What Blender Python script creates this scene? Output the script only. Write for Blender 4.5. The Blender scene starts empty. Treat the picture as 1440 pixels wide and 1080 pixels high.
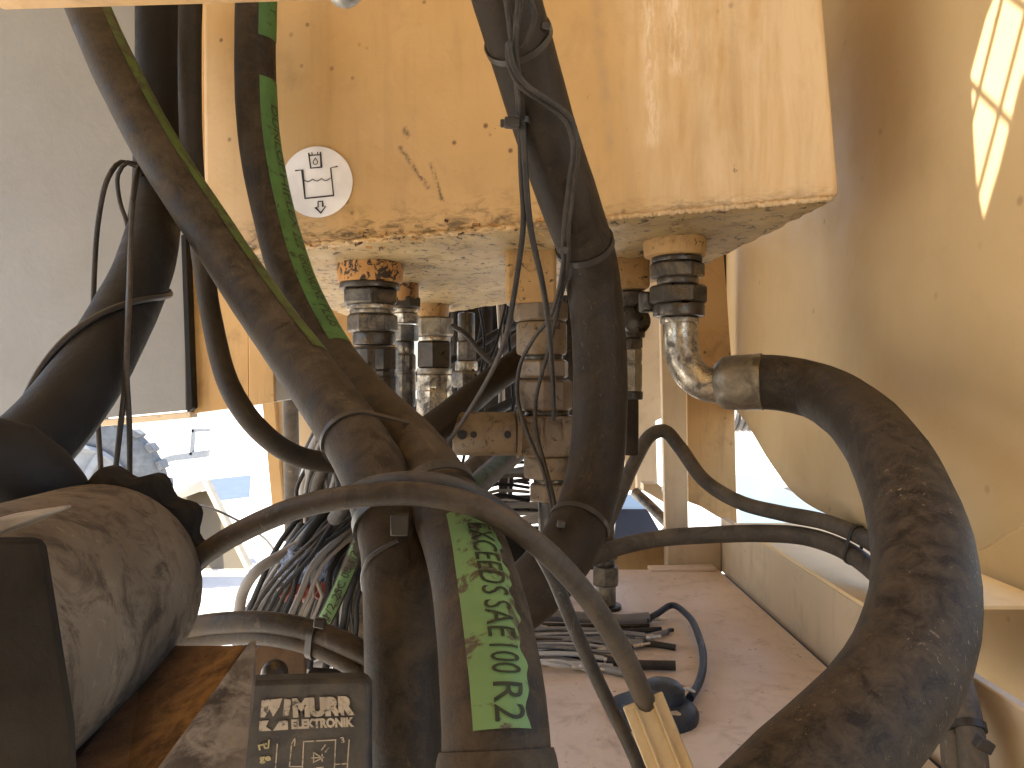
import bpy, bmesh, math, random
import numpy as np
from mathutils import Vector, Matrix

random.seed(7)
rng = np.random.default_rng(11)
scene = bpy.context.scene
C = scene.collection

# ------------------------------------------------------------------ camera
F = 1080.0                      # focal length in photo pixels (photo is 1440 wide)
CAMZ = 1.30
cd = bpy.data.cameras.new("camera")
cam = bpy.data.objects.new("camera", cd)
C.objects.link(cam)
cam.location = (0, 0, CAMZ)
cam.rotation_euler = (math.radians(90), 0, 0)
cd.sensor_width = 36.0
cd.lens = 36.0 * F / 1440.0
cd.clip_start = 0.02
cd.clip_end = 2000
scene.camera = cam

# ------------------------------------------------------------------ light
SUN = Vector((-0.70, 0.06, 1.0)).normalized()      # direction towards the sun
world = bpy.data.worlds.new("World")
scene.world = world
world.use_nodes = True
nt = world.node_tree
nt.nodes.clear()
sky = nt.nodes.new("ShaderNodeTexSky")
sky.sky_type = 'NISHITA'
sky.sun_disc = False
sky.sun_elevation = math.asin(SUN.z)
sky.sun_rotation = math.atan2(SUN.x, SUN.y)
sky.dust_density = 2.0
bg = nt.nodes.new("ShaderNodeBackground")
bg.inputs[1].default_value = 0.12
wo = nt.nodes.new("ShaderNodeOutputWorld")
nt.links.new(sky.outputs[0], bg.inputs[0])
nt.links.new(bg.outputs[0], wo.inputs[0])
sl = bpy.data.lights.new("sun", 'SUN')
sl.energy = 4.5
sl.angle = math.radians(0.5)
sl.color = (1.0, 0.94, 0.84)
sun = bpy.data.objects.new("sun", sl)
C.objects.link(sun)
sun.rotation_euler = (-SUN).to_track_quat('-Z', 'Y').to_euler()
vs = scene.view_settings
vs.view_transform = 'Standard'
vs.look = 'None'
vs.exposure = 2.1
vs.gamma = 1.0
vs.use_curve_mapping = False
scene.cycles.use_denoising = True
scene.cycles.max_bounces = 8
scene.cycles.diffuse_bounces = 4
scene.cycles.use_adaptive_sampling = True
scene.cycles.adaptive_threshold = .02
scene.cycles.caustics_reflective = False
scene.cycles.caustics_refractive = False


# ------------------------------------------------------------------ helpers: space
def P(px, py, d):
    return Vector(((px - 720) / F * d, d, CAMZ - (py - 540) / F * d))


def pix(v):
    return 720 + v[0] / v[1] * F, 540 - (v[2] - CAMZ) / v[1] * F


class Plane:
    """a real surface in the scene: turns a photo point into the point of that surface"""
    def __init__(self, a, b, c):
        self.o = a
        self.n = (b - a).cross(c - a).normalized()
        if self.n.y > 0:
            self.n = -self.n

    def at(self, px, py, off=0.0):
        cam0 = Vector((0, 0, CAMZ))
        ray = (P(px, py, 1.0) - cam0)
        t = (self.o + self.n * off - cam0).dot(self.n) / ray.dot(self.n)
        return cam0 + ray * t


# ------------------------------------------------------------------ helpers: objects
def link(o, parent=None):
    C.objects.link(o)
    if parent is not None:
        o.parent = parent
        # meshes are modelled in scene space; only the Empties at a thing's base carry a location
        off = parent.location.copy() if parent.type == 'EMPTY' else Vector((0, 0, 0))
        o.matrix_parent_inverse = Matrix.Translation(-off)
    return o


def mesh_obj(name, verts, faces, mat, parent=None, smooth=True, angle=38, bevel=0, bevseg=2):
    me = bpy.data.meshes.new(name)
    me.from_pydata([tuple(v) for v in verts], [], faces)
    return finish(name, me, mat, parent, smooth, angle, bevel, bevseg)


def finish(name, me, mat, parent=None, smooth=True, angle=38, bevel=0, bevseg=2):
    me.validate()
    bm = bmesh.new()
    bm.from_mesh(me)
    bmesh.ops.recalc_face_normals(bm, faces=bm.faces)
    bm.to_mesh(me)
    bm.free()
    me.update()
    if smooth:
        me.polygons.foreach_set('use_smooth', [True] * len(me.polygons))
        me.set_sharp_from_angle(angle=math.radians(angle))
    if mat:
        me.materials.append(mat)
    o = bpy.data.objects.new(name, me)
    link(o, parent)
    if bevel:
        m = o.modifiers.new("bevel", 'BEVEL')
        m.width = bevel
        m.segments = bevseg
        m.limit_method = 'ANGLE'
        m.angle_limit = math.radians(35)
        m.harden_normals = False
    return o


def tag(o, label, cat, group=None, kind=None):
    if label:
        o['label'] = label
    if cat:
        o['category'] = cat
    if group:
        o['group'] = group
    if kind:
        o['kind'] = kind
    return o


def thing(name, loc, label, cat, group=None):
    e = bpy.data.objects.new(name, None)
    e.empty_display_size = 0.05
    C.objects.link(e)
    e.location = loc
    return tag(e, label, cat, group)


def catmull(pts, step):
    p = [Vector(q) for q in pts]
    p = [p[0] * 2 - p[1]] + p + [p[-1] * 2 - p[-2]]
    out = []
    for i in range(1, len(p) - 2):
        p0, p1, p2, p3 = p[i - 1], p[i], p[i + 1], p[i + 2]
        t0 = 0.0
        t1 = t0 + max((p1 - p0).length, 1e-6) ** 0.5
        t2 = t1 + max((p2 - p1).length, 1e-6) ** 0.5
        t3 = t2 + max((p3 - p2).length, 1e-6) ** 0.5
        n = max(2, int((p2 - p1).length / step))
        for k in range(n):
            t = t1 + (t2 - t1) * k / n
            a1 = p0 * ((t1 - t) / (t1 - t0)) + p1 * ((t - t0) / (t1 - t0))
            a2 = p1 * ((t2 - t) / (t2 - t1)) + p2 * ((t - t1) / (t2 - t1))
            a3 = p2 * ((t3 - t) / (t3 - t2)) + p3 * ((t - t2) / (t3 - t2))
            b1 = a1 * ((t2 - t) / (t2 - t0)) + a2 * ((t - t0) / (t2 - t0))
            b2 = a2 * ((t3 - t) / (t3 - t1)) + a3 * ((t - t1) / (t3 - t1))
            out.append(b1 * ((t2 - t) / (t2 - t1)) + b2 * ((t - t1) / (t2 - t1)))
    out.append(p[-2])
    return out


class Hose:
    """a swept round hose; keeps its centre line so ties, stripes and lettering can sit on it"""
    def __init__(self, pts, D, step=None, world=False, lumps=0.0):
        w = [Vector(q) for q in pts] if world else [P(*q) for q in pts]
        self.r = D / 2
        self.c = catmull(w, step or max(0.006, D * 0.25))
        n = len(self.c)
        self.T = []
        for i in range(n):
            a = self.c[max(0, i - 1)]
            b = self.c[min(n - 1, i + 1)]
            self.T.append((b - a).normalized())
        self.V, self.S = [], []
        prev = None
        for i in range(n):
            if prev is None:
                ref = (Vector((0, 0, CAMZ)) - self.c[i]).normalized()
            else:
                ref = prev
            v = ref - self.T[i] * ref.dot(self.T[i])
            if v.length < 1e-4:
                v = self.T[i].orthogonal()
            v.normalize()
            prev = v
            self.V.append(v)
            self.S.append(v.cross(self.T[i]))
        self.s = [0.0]
        for i in range(1, n):
            self.s.append(self.s[-1] + (self.c[i] - self.c[i - 1]).length)
        self.rad = [self.r] * n
        if lumps:
            ph = random.random() * 9
            self.rad = [self.r * (1 + lumps * (math.sin(q * 61 + ph) + .6 * math.sin(q * 143 + 2 * ph))) for q in self.s]

    def frame(self, s):
        i = int(np.searchsorted(self.s, s)) - 1
        i = max(0, min(len(self.s) - 2, i))
        f = (s - self.s[i]) / max(1e-9, self.s[i + 1] - self.s[i])
        L = lambda A: A[i].lerp(A[i + 1], f)
        return L(self.c), L(self.T).normalized(), L(self.V).normalized(), L(self.S).normalized(), self.rad[i] * (1 - f) + self.rad[i + 1] * f

    def on(self, s, a, off=0.0):
        c, T, V, S, r = self.frame(s)
        return c + (V * math.cos(a) + S * math.sin(a)) * (r + off)

    def s_near(self, px, py):
        if not hasattr(self, 'lut'):
            ss = np.linspace(0, self.s[-1], 1500)
            self.lut = [(q, *pix(self.frame(q)[0])) for q in ss]
        return min(self.lut, key=lambda e: (e[1] - px) ** 2 + (e[2] - py) ** 2)[0]

    def s_y(self, py, ang, lo=0.0, hi=None):
        """arc length at which the hose surface (at angle ang) crosses photo height py"""
        ss = np.linspace(lo, hi or self.s[-1], 1200)
        return float(min(ss, key=lambda q: abs(pix(self.on(q, math.radians(ang)))[1] - py)))

    def mesh(self, name, mat, parent=None, n=None):
        n = n or (28 if self.r > .012 else 14 if self.r > .004 else 8)
        vs_, fs = [], []
        m = len(self.c)
        for i in range(m):
            for k in range(n):
                a = 2 * math.pi * k / n
                vs_.append(self.c[i] + (self.V[i] * math.cos(a) + self.S[i] * math.sin(a)) * self.rad[i])
        for i in range(m - 1):
            for k in range(n):
                k2 = (k + 1) % n
                fs.append((i * n + k, i * n + k2, (i + 1) * n + k2, (i + 1) * n + k))
        fs.append(tuple(range(n)))
        fs.append(tuple((m - 1) * n + k for k in range(n)))
        return mesh_obj(name, vs_, fs, mat, parent, angle=60)

    def patch(self, name, mat, parent, s0, s1, ang, off=0.0006, nu=None, nv=10):
        """strip printed on the hose; ang(t) -> (a0, a1) in degrees"""
        nu = nu or max(4, int((s1 - s0) / .006))
        vs_, fs = [], []
        for i in range(nu + 1):
            t = i / nu
            a0, a1 = [math.radians(q) for q in ang(t)]
            for k in range(nv + 1):
                vs_.append(self.on(s0 + (s1 - s0) * t, a0 + (a1 - a0) * k / nv, off))
        for i in range(nu):
            for k in range(nv):
                q = i * (nv + 1) + k
                fs.append((q, q + 1, q + nv + 2, q + nv + 1))
        return mesh_obj(name, vs_, fs, mat, parent, angle=60)

    def text(self, name, string, mat, parent, s0, s1, h, ang, off=0.0011):
        """lettering laid along the hose from s0 to s1, cap height h, base line at angle ang(t)"""
        vs_, fs = text_mesh(string, sub=True, bold=.002)
        x = vs_[:, 0]
        x0, x1 = x.min(), x.max()
        out = []
        for v in vs_:
            t = (v[0] - x0) / (x1 - x0)
            a = math.radians(ang(t)) + (v[1] / 0.7) * h / self.r
            out.append(self.on(s0 + (s1 - s0) * t, a, off))
        return mesh_obj(name, out, fs, mat, parent, smooth=False)


def text_mesh(string, sub=False, bold=0.018):
    cu = bpy.data.curves.new("t", 'FONT')
    cu.body = string
    cu.size = 1.0
    cu.offset = bold
    cu.resolution_u = 3
    o = bpy.data.objects.new("t", cu)
    C.objects.link(o)
    dg = bpy.context.evaluated_depsgraph_get()
    dg.update()
    me = bpy.data.meshes.new_from_object(o.evaluated_get(dg))
    bpy.data.objects.remove(o)
    bpy.data.curves.remove(cu)
    bm = bmesh.new()
    bm.from_mesh(me)
    bpy.data.meshes.remove(me)
    bmesh.ops.triangulate(bm, faces=bm.faces)
    if sub:
        for _ in range(3):
            ed = [e for e in bm.edges if e.calc_length() > .14]
            if ed:
                bmesh.ops.subdivide_edges(bm, edges=ed, cuts=1, use_grid_fill=False)
                bmesh.ops.triangulate(bm, faces=bm.faces)
    bm.verts.index_update()
    v = np.array([list(q.co) for q in bm.verts])
    f = [tuple(q.index for q in fc.verts) for fc in bm.faces]
    bm.free()
    return v, f


def flat_text(name, string, plane, p0, p1, h_px, mat, parent, off=.0008, bold=.03):
    """lettering on a flat surface: base line from photo point p0 to p1"""
    v, f = text_mesh(string, bold=bold)
    x0, x1 = v[:, 0].min(), v[:, 0].max()
    ux, uy = (p1[0] - p0[0]), (p1[1] - p0[1])
    L = math.hypot(ux, uy)
    nx, ny = uy / L, -ux / L
    out = []
    for q in v:
        t = (q[0] - x0) / (x1 - x0)
        k = q[1] / .7 * h_px
        out.append(plane.at(p0[0] + ux * t + nx * k, p0[1] + uy * t + ny * k, off))
    return mesh_obj(name, out, f, mat, parent, smooth=False)


def flat_poly(name, plane, pts, mat, parent, off=.0008):
    return mesh_obj(name, [plane.at(x, y, off) for x, y in pts], [tuple(range(len(pts)))], mat, parent, smooth=False)


def flat_line(name, plane, pts, w, mat, parent, off=.0008):
    vs_, fs = [], []
    n = len(pts)
    for i, (x, y) in enumerate(pts):
        a = pts[max(0, i - 1)]
        b = pts[min(n - 1, i + 1)]
        dx, dy = b[0] - a[0], b[1] - a[1]
        L = math.hypot(dx, dy) or 1
        if 0 < i < n - 1:
            d1 = (x - a[0], y - a[1])
            l1 = math.hypot(*d1) or 1
            c = abs((d1[0] * dx + d1[1] * dy) / (l1 * L))
            m = 1 / max(.5, c)
        else:
            m = 1
        ox, oy = -dy / L * w / 2 * m, dx / L * w / 2 * m
        vs_ += [plane.at(x + ox, y + oy, off), plane.at(x - ox, y - oy, off)]
    for i in range(n - 1):
        fs.append((2 * i, 2 * i + 1, 2 * i + 3, 2 * i + 2))
    return mesh_obj(name, vs_, fs, mat, parent, smooth=False)


def axes(axis):
    axis = axis.normalized()
    u = axis.cross(Vector((0, 1, 0.02)))
    if u.length < .05:
        u = axis.cross(Vector((1, 0, 0)))
    u.normalize()
    return axis, u, axis.cross(u)


def lathe(name, p, axis, prof, mat, parent=None, n=28, rot=0.0, bevel=0, angle=38, jitter=0.0):
    """profile [(height, radius)] turned about axis through p; n=6 gives hexagons"""
    a, u, v = axes(axis)
    vs_, fs = [], []
    for h, r in prof:
        for k in range(n):
            t = 2 * math.pi * k / n + rot
            rr = r * (1 + random.uniform(-jitter, jitter))
            vs_.append(p + a * h + (u * math.cos(t) + v * math.sin(t)) * rr)
    m = len(prof)
    for i in range(m - 1):
        for k in range(n):
            k2 = (k + 1) % n
            fs.append((i * n + k, i * n + k2, (i + 1) * n + k2, (i + 1) * n + k))
    fs.append(tuple(range(n)))
    fs.append(tuple((m - 1) * n + k for k in range(n)))
    return mesh_obj(name, vs_, fs, mat, parent, bevel=bevel, angle=angle)


def hexa(name, p, axis, R, h, mat, parent=None, rot=0.2, n=6):
    c = min(.12 * h, .1 * R)
    return lathe(name, p, axis, [(0, R * .9), (c, R), (h - c, R), (h, R * .9)], mat, parent, n=n, rot=rot, bevel=R * .03, angle=25)


def ring(name, p, axis, R, h, mat, parent=None, rr=.15):
    c = min(h, R) * rr
    return lathe(name, p, axis, [(0, R - c), (c * .3, R - c * .3), (c, R), (h - c, R), (h - c * .3, R - c * .3), (h, R - c)], mat, parent)


def boxm(name, c, size, mat, parent=None, rot=(0, 0, 0), bevel=.002, X=None, Y=None, Z=None):
    M = Matrix.Identity(3)
    if X is not None:
        M = Matrix((X, Y, Z)).transposed()
    elif any(rot):
        from mathutils import Euler
        M = Euler(rot).to_matrix()
    vs_ = []
    for sx in (-.5, .5):
        for sy in (-.5, .5):
            for sz in (-.5, .5):
                vs_.append(Vector(c) + M @ Vector((sx * size[0], sy * size[1], sz * size[2])))
    fs = [(0, 1, 3, 2), (4, 6, 7, 5), (0, 4, 5, 1), (2, 3, 7, 6), (0, 2, 6, 4), (1, 5, 7, 3)]
    return mesh_obj(name, vs_, fs, mat, parent, bevel=bevel)


def slab(name, front, thick, mat, parent=None, bevel=.0015, dirn=None):
    """prism: the given outline (3D points) carried back by thick along dirn"""
    f = [Vector(q) for q in front]
    if dirn is None:
        nrm = (f[1] - f[0]).cross(f[2] - f[0]).normalized()
        if nrm.y < 0:
            nrm = -nrm
        dirn = nrm
    n = len(f)
    vs_ = f + [q + dirn * thick for q in f]
    fs = [tuple(range(n)), tuple(range(2 * n - 1, n - 1, -1))]
    for i in range(n):
        j = (i + 1) % n
        fs.append((i, j, n + j, n + i))
    return mesh_obj(name, vs_, fs, mat, parent, bevel=bevel)


def slab_px(name, pts, d, thick, mat, parent=None, bevel=.0015):
    """upright plate facing the photographer, at distance d (number or per-point)"""
    return slab(name, [P(x, y, (d if not isinstance(d, (list, tuple)) else d[i])) for i, (x, y) in enumerate(pts)], thick, mat, parent, bevel, Vector((0, 1, 0)))


def band(name, loop, axis, width, thick, mat, parent=None):
    """flat strap through a closed loop of points (lying in a plane normal to axis)"""
    cen = sum(loop, Vector()) / len(loop)
    n = len(loop)
    vs_, fs = [], []
    for q in loop:
        o = (q - cen)
        o = o - axis * o.dot(axis)
        o.normalize()
        for (w_, t_) in ((-.5, 0), (.5, 0), (.5, 1), (-.5, 1)):
            vs_.append(q + axis * (w_ * width) + o * (t_ * thick))
    for i in range(n):
        j = (i + 1) % n
        for k in range(4):
            k2 = (k + 1) % 4
            fs.append((i * 4 + k, i * 4 + k2, j * 4 + k2, j * 4 + k))
    return mesh_obj(name, vs_, fs, mat, parent, angle=50)


def hull_loop(circles, axis, n=40, pad=.0006):
    """outline hugging several round hoses: [(centre, radius)] in the plane normal to axis"""
    a, u, v = axes(axis)
    o = circles[0][0]
    pts = []
    for c, r in circles:
        x, y = (c - o).dot(u), (c - o).dot(v)
        for k in range(n):
            t = 2 * math.pi * k / n
            pts.append((x + (r + pad) * math.cos(t), y + (r + pad) * math.sin(t)))
    pts = sorted(set(pts))
    def half(ps):
        h = []
        for p in ps:
            while len(h) > 1 and (h[-1][0] - h[-2][0]) * (p[1] - h[-2][1]) - (h[-1][1] - h[-2][1]) * (p[0] - h[-2][0]) <= 0:
                h.pop()
            h.append(p)
        return h
    lo, up = half(pts), half(pts[::-1])
    hl = lo[:-1] + up[:-1]
    return [o + u * x + v * y for x, y in hl]


# ------------------------------------------------------------------ materials
def newmat(name):
    m = bpy.data.materials.new(name)
    m.use_nodes = True
    t = m.node_tree
    t.nodes.clear()
    o = t.nodes.new("ShaderNodeOutputMaterial")
    b = t.nodes.new("ShaderNodeBsdfPrincipled")
    t.links.new(b.outputs[0], o.inputs[0])
    return m, t, b


def N(t, kind, **kw):
    n = t.nodes.new("ShaderNode" + kind)
    for k, v in kw.items():
        if k.startswith('i_'):
            key = k[2:].replace('_', ' ')
            n.inputs[key].default_value = v
        else:
            setattr(n, k, v)
    return n


def coords(t, scale=(1, 1, 1), rot=(0, 0, 0), loc=(0, 0, 0)):
    tc = N(t, "TexCoord")
    mp = N(t, "Mapping")
    mp.inputs['Scale'].default_value = scale
    mp.inputs['Rotation'].default_value = rot
    mp.inputs['Location'].default_value = loc
    t.links.new(tc.outputs['Object'], mp.inputs[0])
    return mp.outputs[0]


def noise(t, vec, scale, detail=6, rough=.6, dist=0.0):
    n = N(t, "TexNoise")
    n.inputs['Scale'].default_value = scale
    n.inputs['Detail'].default_value = detail
    n.inputs['Roughness'].default_value = rough
    n.inputs['Distortion'].default_value = dist
    t.links.new(vec, n.inputs['Vector'])
    return n.outputs[0]


def ramp(t, fac, lo, hi, a=0.0, b=1.0):
    r = N(t, "MapRange")
    r.inputs[1].default_value = lo
    r.inputs[2].default_value = hi
    r.inputs[3].default_value = a
    r.inputs[4].default_value = b
    t.links.new(fac, r.inputs[0])
    return r.outputs[0]


def mul(t, a, b, op='MULTIPLY'):
    m = N(t, "Math", operation=op)
    for i, q in enumerate((a, b)):
        if isinstance(q, (int, float)):
            m.inputs[i].default_value = q
        else:
            t.links.new(q, m.inputs[i])
    m.use_clamp = op == 'MULTIPLY'
    return m.outputs[0]


def mix(t, fac, a, b):
    m = N(t, "Mix", data_type='RGBA')
    if isinstance(fac, (int, float)):
        m.inputs[0].default_value = fac
    else:
        t.links.new(fac, m.inputs[0])
    for i, q in ((6, a), (7, b)):
        if isinstance(q, tuple):
            m.inputs[i].default_value = (*q[:3], 1)
        else:
            t.links.new(q, m.inputs[i])
    return m.outputs[2]


def bump(t, b, h, strength=.3, dist=.002):
    n = N(t, "Bump")
    n.inputs['Strength'].default_value = strength
    n.inputs['Distance'].default_value = dist
    t.links.new(h, n.inputs['Height'])
    t.links.new(n.outputs[0], b.inputs['Normal'])


def seg_mask(t, a, b, r0, r1):
    """soft mask around the line a-b in scene space (a scuff or run with a place of its own)"""
    tc = N(t, "TexCoord")
    a, b = Vector(a), Vector(b)
    d = b - a
    sub = N(t, "VectorMath", operation='SUBTRACT')
    sub.inputs[1].default_value = a
    t.links.new(tc.outputs['Object'], sub.inputs[0])
    dot = N(t, "VectorMath", operation='DOT_PRODUCT')
    dot.inputs[1].default_value = d / d.length_squared
    t.links.new(sub.outputs[0], dot.inputs[0])
    cl = N(t, "Clamp")
    t.links.new(dot.outputs['Value'], cl.inputs[0])
    sc = N(t, "VectorMath", operation='SCALE')
    sc.inputs[0].default_value = d
    t.links.new(cl.outputs[0], sc.inputs['Scale'])
    s2 = N(t, "VectorMath", operation='DISTANCE')
    t.links.new(sub.outputs[0], s2.inputs[0])
    t.links.new(sc.outputs[0], s2.inputs[1])
    return ramp(t, s2.outputs['Value'], r0, r1, 1.0, 0.0)


def paint(name, base, dark, grime=(.05, .032, .018), rust=(.09, .04, .015), grime_amt=.4, chips=.0, rough=.42,
          streak=.3, spots=.5, scale=1.0, extra=None, spec=.4):
    m, t, b = newmat(name)
    v = coords(t, loc=(random.random() * 5, random.random() * 5, 0))
    vs_ = coords(t, (9 * scale, 9 * scale, 1.1 * scale))
    big = noise(t, v, 4 * scale, 4, .55)
    col = mix(t, ramp(t, big, .35, .68), base, dark)
    st = noise(t, vs_, 3.0, 6, .65)
    col = mix(t, mul(t, ramp(t, st, .52, .75), streak), col, grime)
    mid = noise(t, v, 14 * scale, 6, .70, .4)
    col = mix(t, mul(t, ramp(t, mid, .53, .78), grime_amt), col, grime)
    vo = N(t, "TexVoronoi")
    vo.inputs['Scale'].default_value = 38 * scale
    vo.inputs['Randomness'].default_value = 1.0
    t.links.new(v, vo.inputs['Vector'])
    gate = ramp(t, noise(t, v, 9 * scale, 2), .5, .62)
    sp = mul(t, mul(t, ramp(t, vo.outputs['Distance'], .06, .15, 1, 0), gate), spots)
    col = mix(t, sp, col, rust)
    if chips:
        ch = noise(t, v, 34 * scale, 6, .72, .6)
        cm = ramp(t, ch, .62 - chips * .14, .66 - chips * .14)
        col = mix(t, cm, col, (.035, .02, .012))
    if extra:
        col = extra(t, col, v)
    t.links.new(col, b.inputs['Base Color'])
    fine = noise(t, v, 90 * scale, 6, .7)
    b.inputs['Specular IOR Level'].default_value = spec
    t.links.new(ramp(t, mid, .3, .8, rough - .06, rough + .28), b.inputs['Roughness'])
    h = mul(t, mid, mul(t, fine, .35), 'ADD')
    bump(t, b, h, .35, .0025)
    return m


def rubber(name, base, dust, amt=.5, rough=.62, scale=1.0, specks=0.0, topdust=.3, weave=0.0):
    m, t, b = newmat(name)
    v = coords(t, loc=(random.random() * 5, random.random() * 5, random.random() * 5))
    a = noise(t, v, 22 * scale, 6, .72, .6)
    f = noise(t, v, 260 * scale, 5, .7)
    col = mix(t, mul(t, ramp(t, a, .40, .66), amt), base, dust)
    col = mix(t, mul(t, ramp(t, f, .52, .72), amt * .5), col, dust)
    # darker rubbed or oily areas
    o_ = noise(t, v, 9 * scale, 6, .6, .3)
    col = mix(t, ramp(t, o_, .55, .68, 0, .35), col, tuple(q * .55 for q in base))
    g = N(t, "NewGeometry")
    sx = N(t, "SeparateXYZ")
    t.links.new(g.outputs['Normal'], sx.inputs[0])
    td = mul(t, ramp(t, sx.outputs[2], .1, 1.0, 0, topdust), ramp(t, a, .35, .6))
    col = mix(t, td, col, tuple(q * 1.5 for q in dust))
    # pale scuffs
    vo = coords(t, (1, 1, .45), rot=(.5, .3, 0))
    s_ = noise(t, vo, 85 * scale, 5, .75, 1.2)
    big = ramp(t, noise(t, v, 7 * scale, 3), .45, .62)
    col = mix(t, mul(t, mul(t, ramp(t, s_, .60, .67), big), .25 + specks), col, tuple(min(.4, q * 3.2) for q in dust))
    t.links.new(col, b.inputs['Base Color'])
    t.links.new(ramp(t, a, .3, .75, rough - .14, rough + .22), b.inputs['Roughness'])
    b.inputs['Specular IOR Level'].default_value = .2
    bump(t, b, mul(t, mul(t, a, .8), mul(t, mul(t, f, .35), mul(t, s_, .4), 'ADD'), 'ADD'), .55, .0016)
    return m


def metal(name, base, dirt, amt=.5, rough=.35, metallic=1.0, scale=1.0, rustc=None):
    m, t, b = newmat(name)
    v = coords(t, loc=(random.random() * 5, random.random() * 5, random.random() * 5))
    a = noise(t, v, 26 * scale, 8, .7, .5)
    f = noise(t, v, 150 * scale, 4, .7)
    k = mul(t, ramp(t, a, .58 - .3 * amt, .72 - .2 * amt), min(1, .35 + amt))
    col = mix(t, k, base, dirt)
    if rustc:
        r = noise(t, v, 40 * scale, 7, .7)
        col = mix(t, ramp(t, r, .58, .68), col, rustc)
    t.links.new(col, b.inputs['Base Color'])
    inv = mul(t, k, -metallic)
    mm = N(t, "Math", operation='MULTIPLY_ADD')
    t.links.new(k, mm.inputs[0])
    mm.inputs[1].default_value = -metallic
    mm.inputs[2].default_value = metallic
    t.links.new(mm.outputs[0], b.inputs['Metallic'])
    t.links.new(ramp(t, a, .3, .7, rough - .08, rough + .35), b.inputs['Roughness'])
    bump(t, b, mul(t, a, mul(t, f, .5), 'ADD'), .3, .0012)
    return m


def plain(name, col, rough=.5, metallic=0.0, vary=.15, scale=20, spec=.4):
    m, t, b = newmat(name)
    v = coords(t)
    a = noise(t, v, scale, 6, .65)
    c = mix(t, ramp(t, a, .3, .72), tuple(q * (1 - vary) for q in col), tuple(min(1, q * (1 + vary)) for q in col))
    t.links.new(c, b.inputs['Base Color'])
    b.inputs['Roughness'].default_value = rough
    b.inputs['Metallic'].default_value = metallic
    b.inputs['Specular IOR Level'].default_value = spec
    bump(t, b, a, .15, .001)
    return m


def wear(name, col, under, lo=.5, hi=.6, scale=40, rough=.55):
    """printed colour rubbed through to what lies beneath"""
    m, t, b = newmat(name)
    v = coords(t)
    a = noise(t, v, scale, 8, .7, .5)
    c2 = noise(t, v, scale * .3, 3, .5)
    colv = mix(t, ramp(t, c2, .35, .7), col, tuple(q * .72 for q in col))
    c = mix(t, ramp(t, a, lo, hi), colv, under)
    t.links.new(c, b.inputs['Base Color'])
    b.inputs['Roughness'].default_value = rough
    b.inputs['Specular IOR Level'].default_value = .3
    bump(t, b, a, .2, .0008)
    return m


# tank plane is needed for its scuffs
TFL, TFR = P(285, 362, 1.0), P(1184, 278, .80)
TBL, TBR = P(515, 455, 1.6), P(950, 391, 1.25)
TTL, TTR = P(281, -130, 1.0), P(1150, -130, .80)
TANK = Plane(TFL, TFR, TTR)


def tank_extra(t, col, v):
    # pale scuffed runs
    s = noise(t, coords(t, (60, 60, 14)), 2.2, 7, .75, .3)
    for (a, b, r) in (((912, -20), (918, 195), .013), ((950, -20), (955, 90), .020)):
        k = seg_mask(t, TANK.at(*a), TANK.at(*b), 0, r)
        col = mix(t, mul(t, mul(t, k, ramp(t, s, .44, .6)), .62), col, (.78, .64, .50))
    # light on the right end painted into the colour, broken by dusty smears
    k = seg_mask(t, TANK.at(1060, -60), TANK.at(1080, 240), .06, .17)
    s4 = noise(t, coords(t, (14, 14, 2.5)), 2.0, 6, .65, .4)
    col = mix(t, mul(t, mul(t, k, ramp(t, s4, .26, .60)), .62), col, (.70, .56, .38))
    # faint vertical smears
    s5 = noise(t, coords(t, (26, 26, 1.6)), 1.5, 5, .6, .2)
    col = mix(t, ramp(t, s5, .54, .72, 0, .28), col, (.30, .18, .075))
    s6 = noise(t, v, 70, 5, .75, .4)
    col = mix(t, ramp(t, s6, .69, .73, 0, .7), col, (.10, .06, .03))
    # greyish run down the face
    k = seg_mask(t, TANK.at(836, -20), TANK.at(868, 300), .001, .010)
    col = mix(t, mul(t, mul(t, k, ramp(t, noise(t, v, 30, 5), .35, .65)), .55), col, (.30, .2, .12))
    # scratch marks
    for (a, b, r) in (((563, 208), (602, 264), .0042), ((606, 230), (622, 282), .0036), ((570, 183), (572, 190), .006), ((412, 60), (423, 72), .0025)):
        k = seg_mask(t, TANK.at(*a), TANK.at(*b), .0, r)
        s2 = noise(t, v, 130, 4, .7)
        col = mix(t, mul(t, mul(t, k, ramp(t, s2, .40, .56)), .85), col, (.035, .025, .018))
    # oily dirt along the lower seam
    k = seg_mask(t, TANK.at(300, 352), TANK.at(800, 308), .006, .045)
    s3 = noise(t, coords(t, (22, 22, 60)), 1.6, 8, .75, .6)
    col = mix(t, mul(t, mul(t, k, ramp(t, s3, .47, .62)), .8), col, (.045, .028, .014))
    k = seg_mask(t, TANK.at(840, 300), TANK.at(1170, 276), .002, .016)
    col = mix(t, mul(t, mul(t, k, ramp(t, s3, .46, .6)), .5), col, (.12, .075, .035))
    return col


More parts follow.
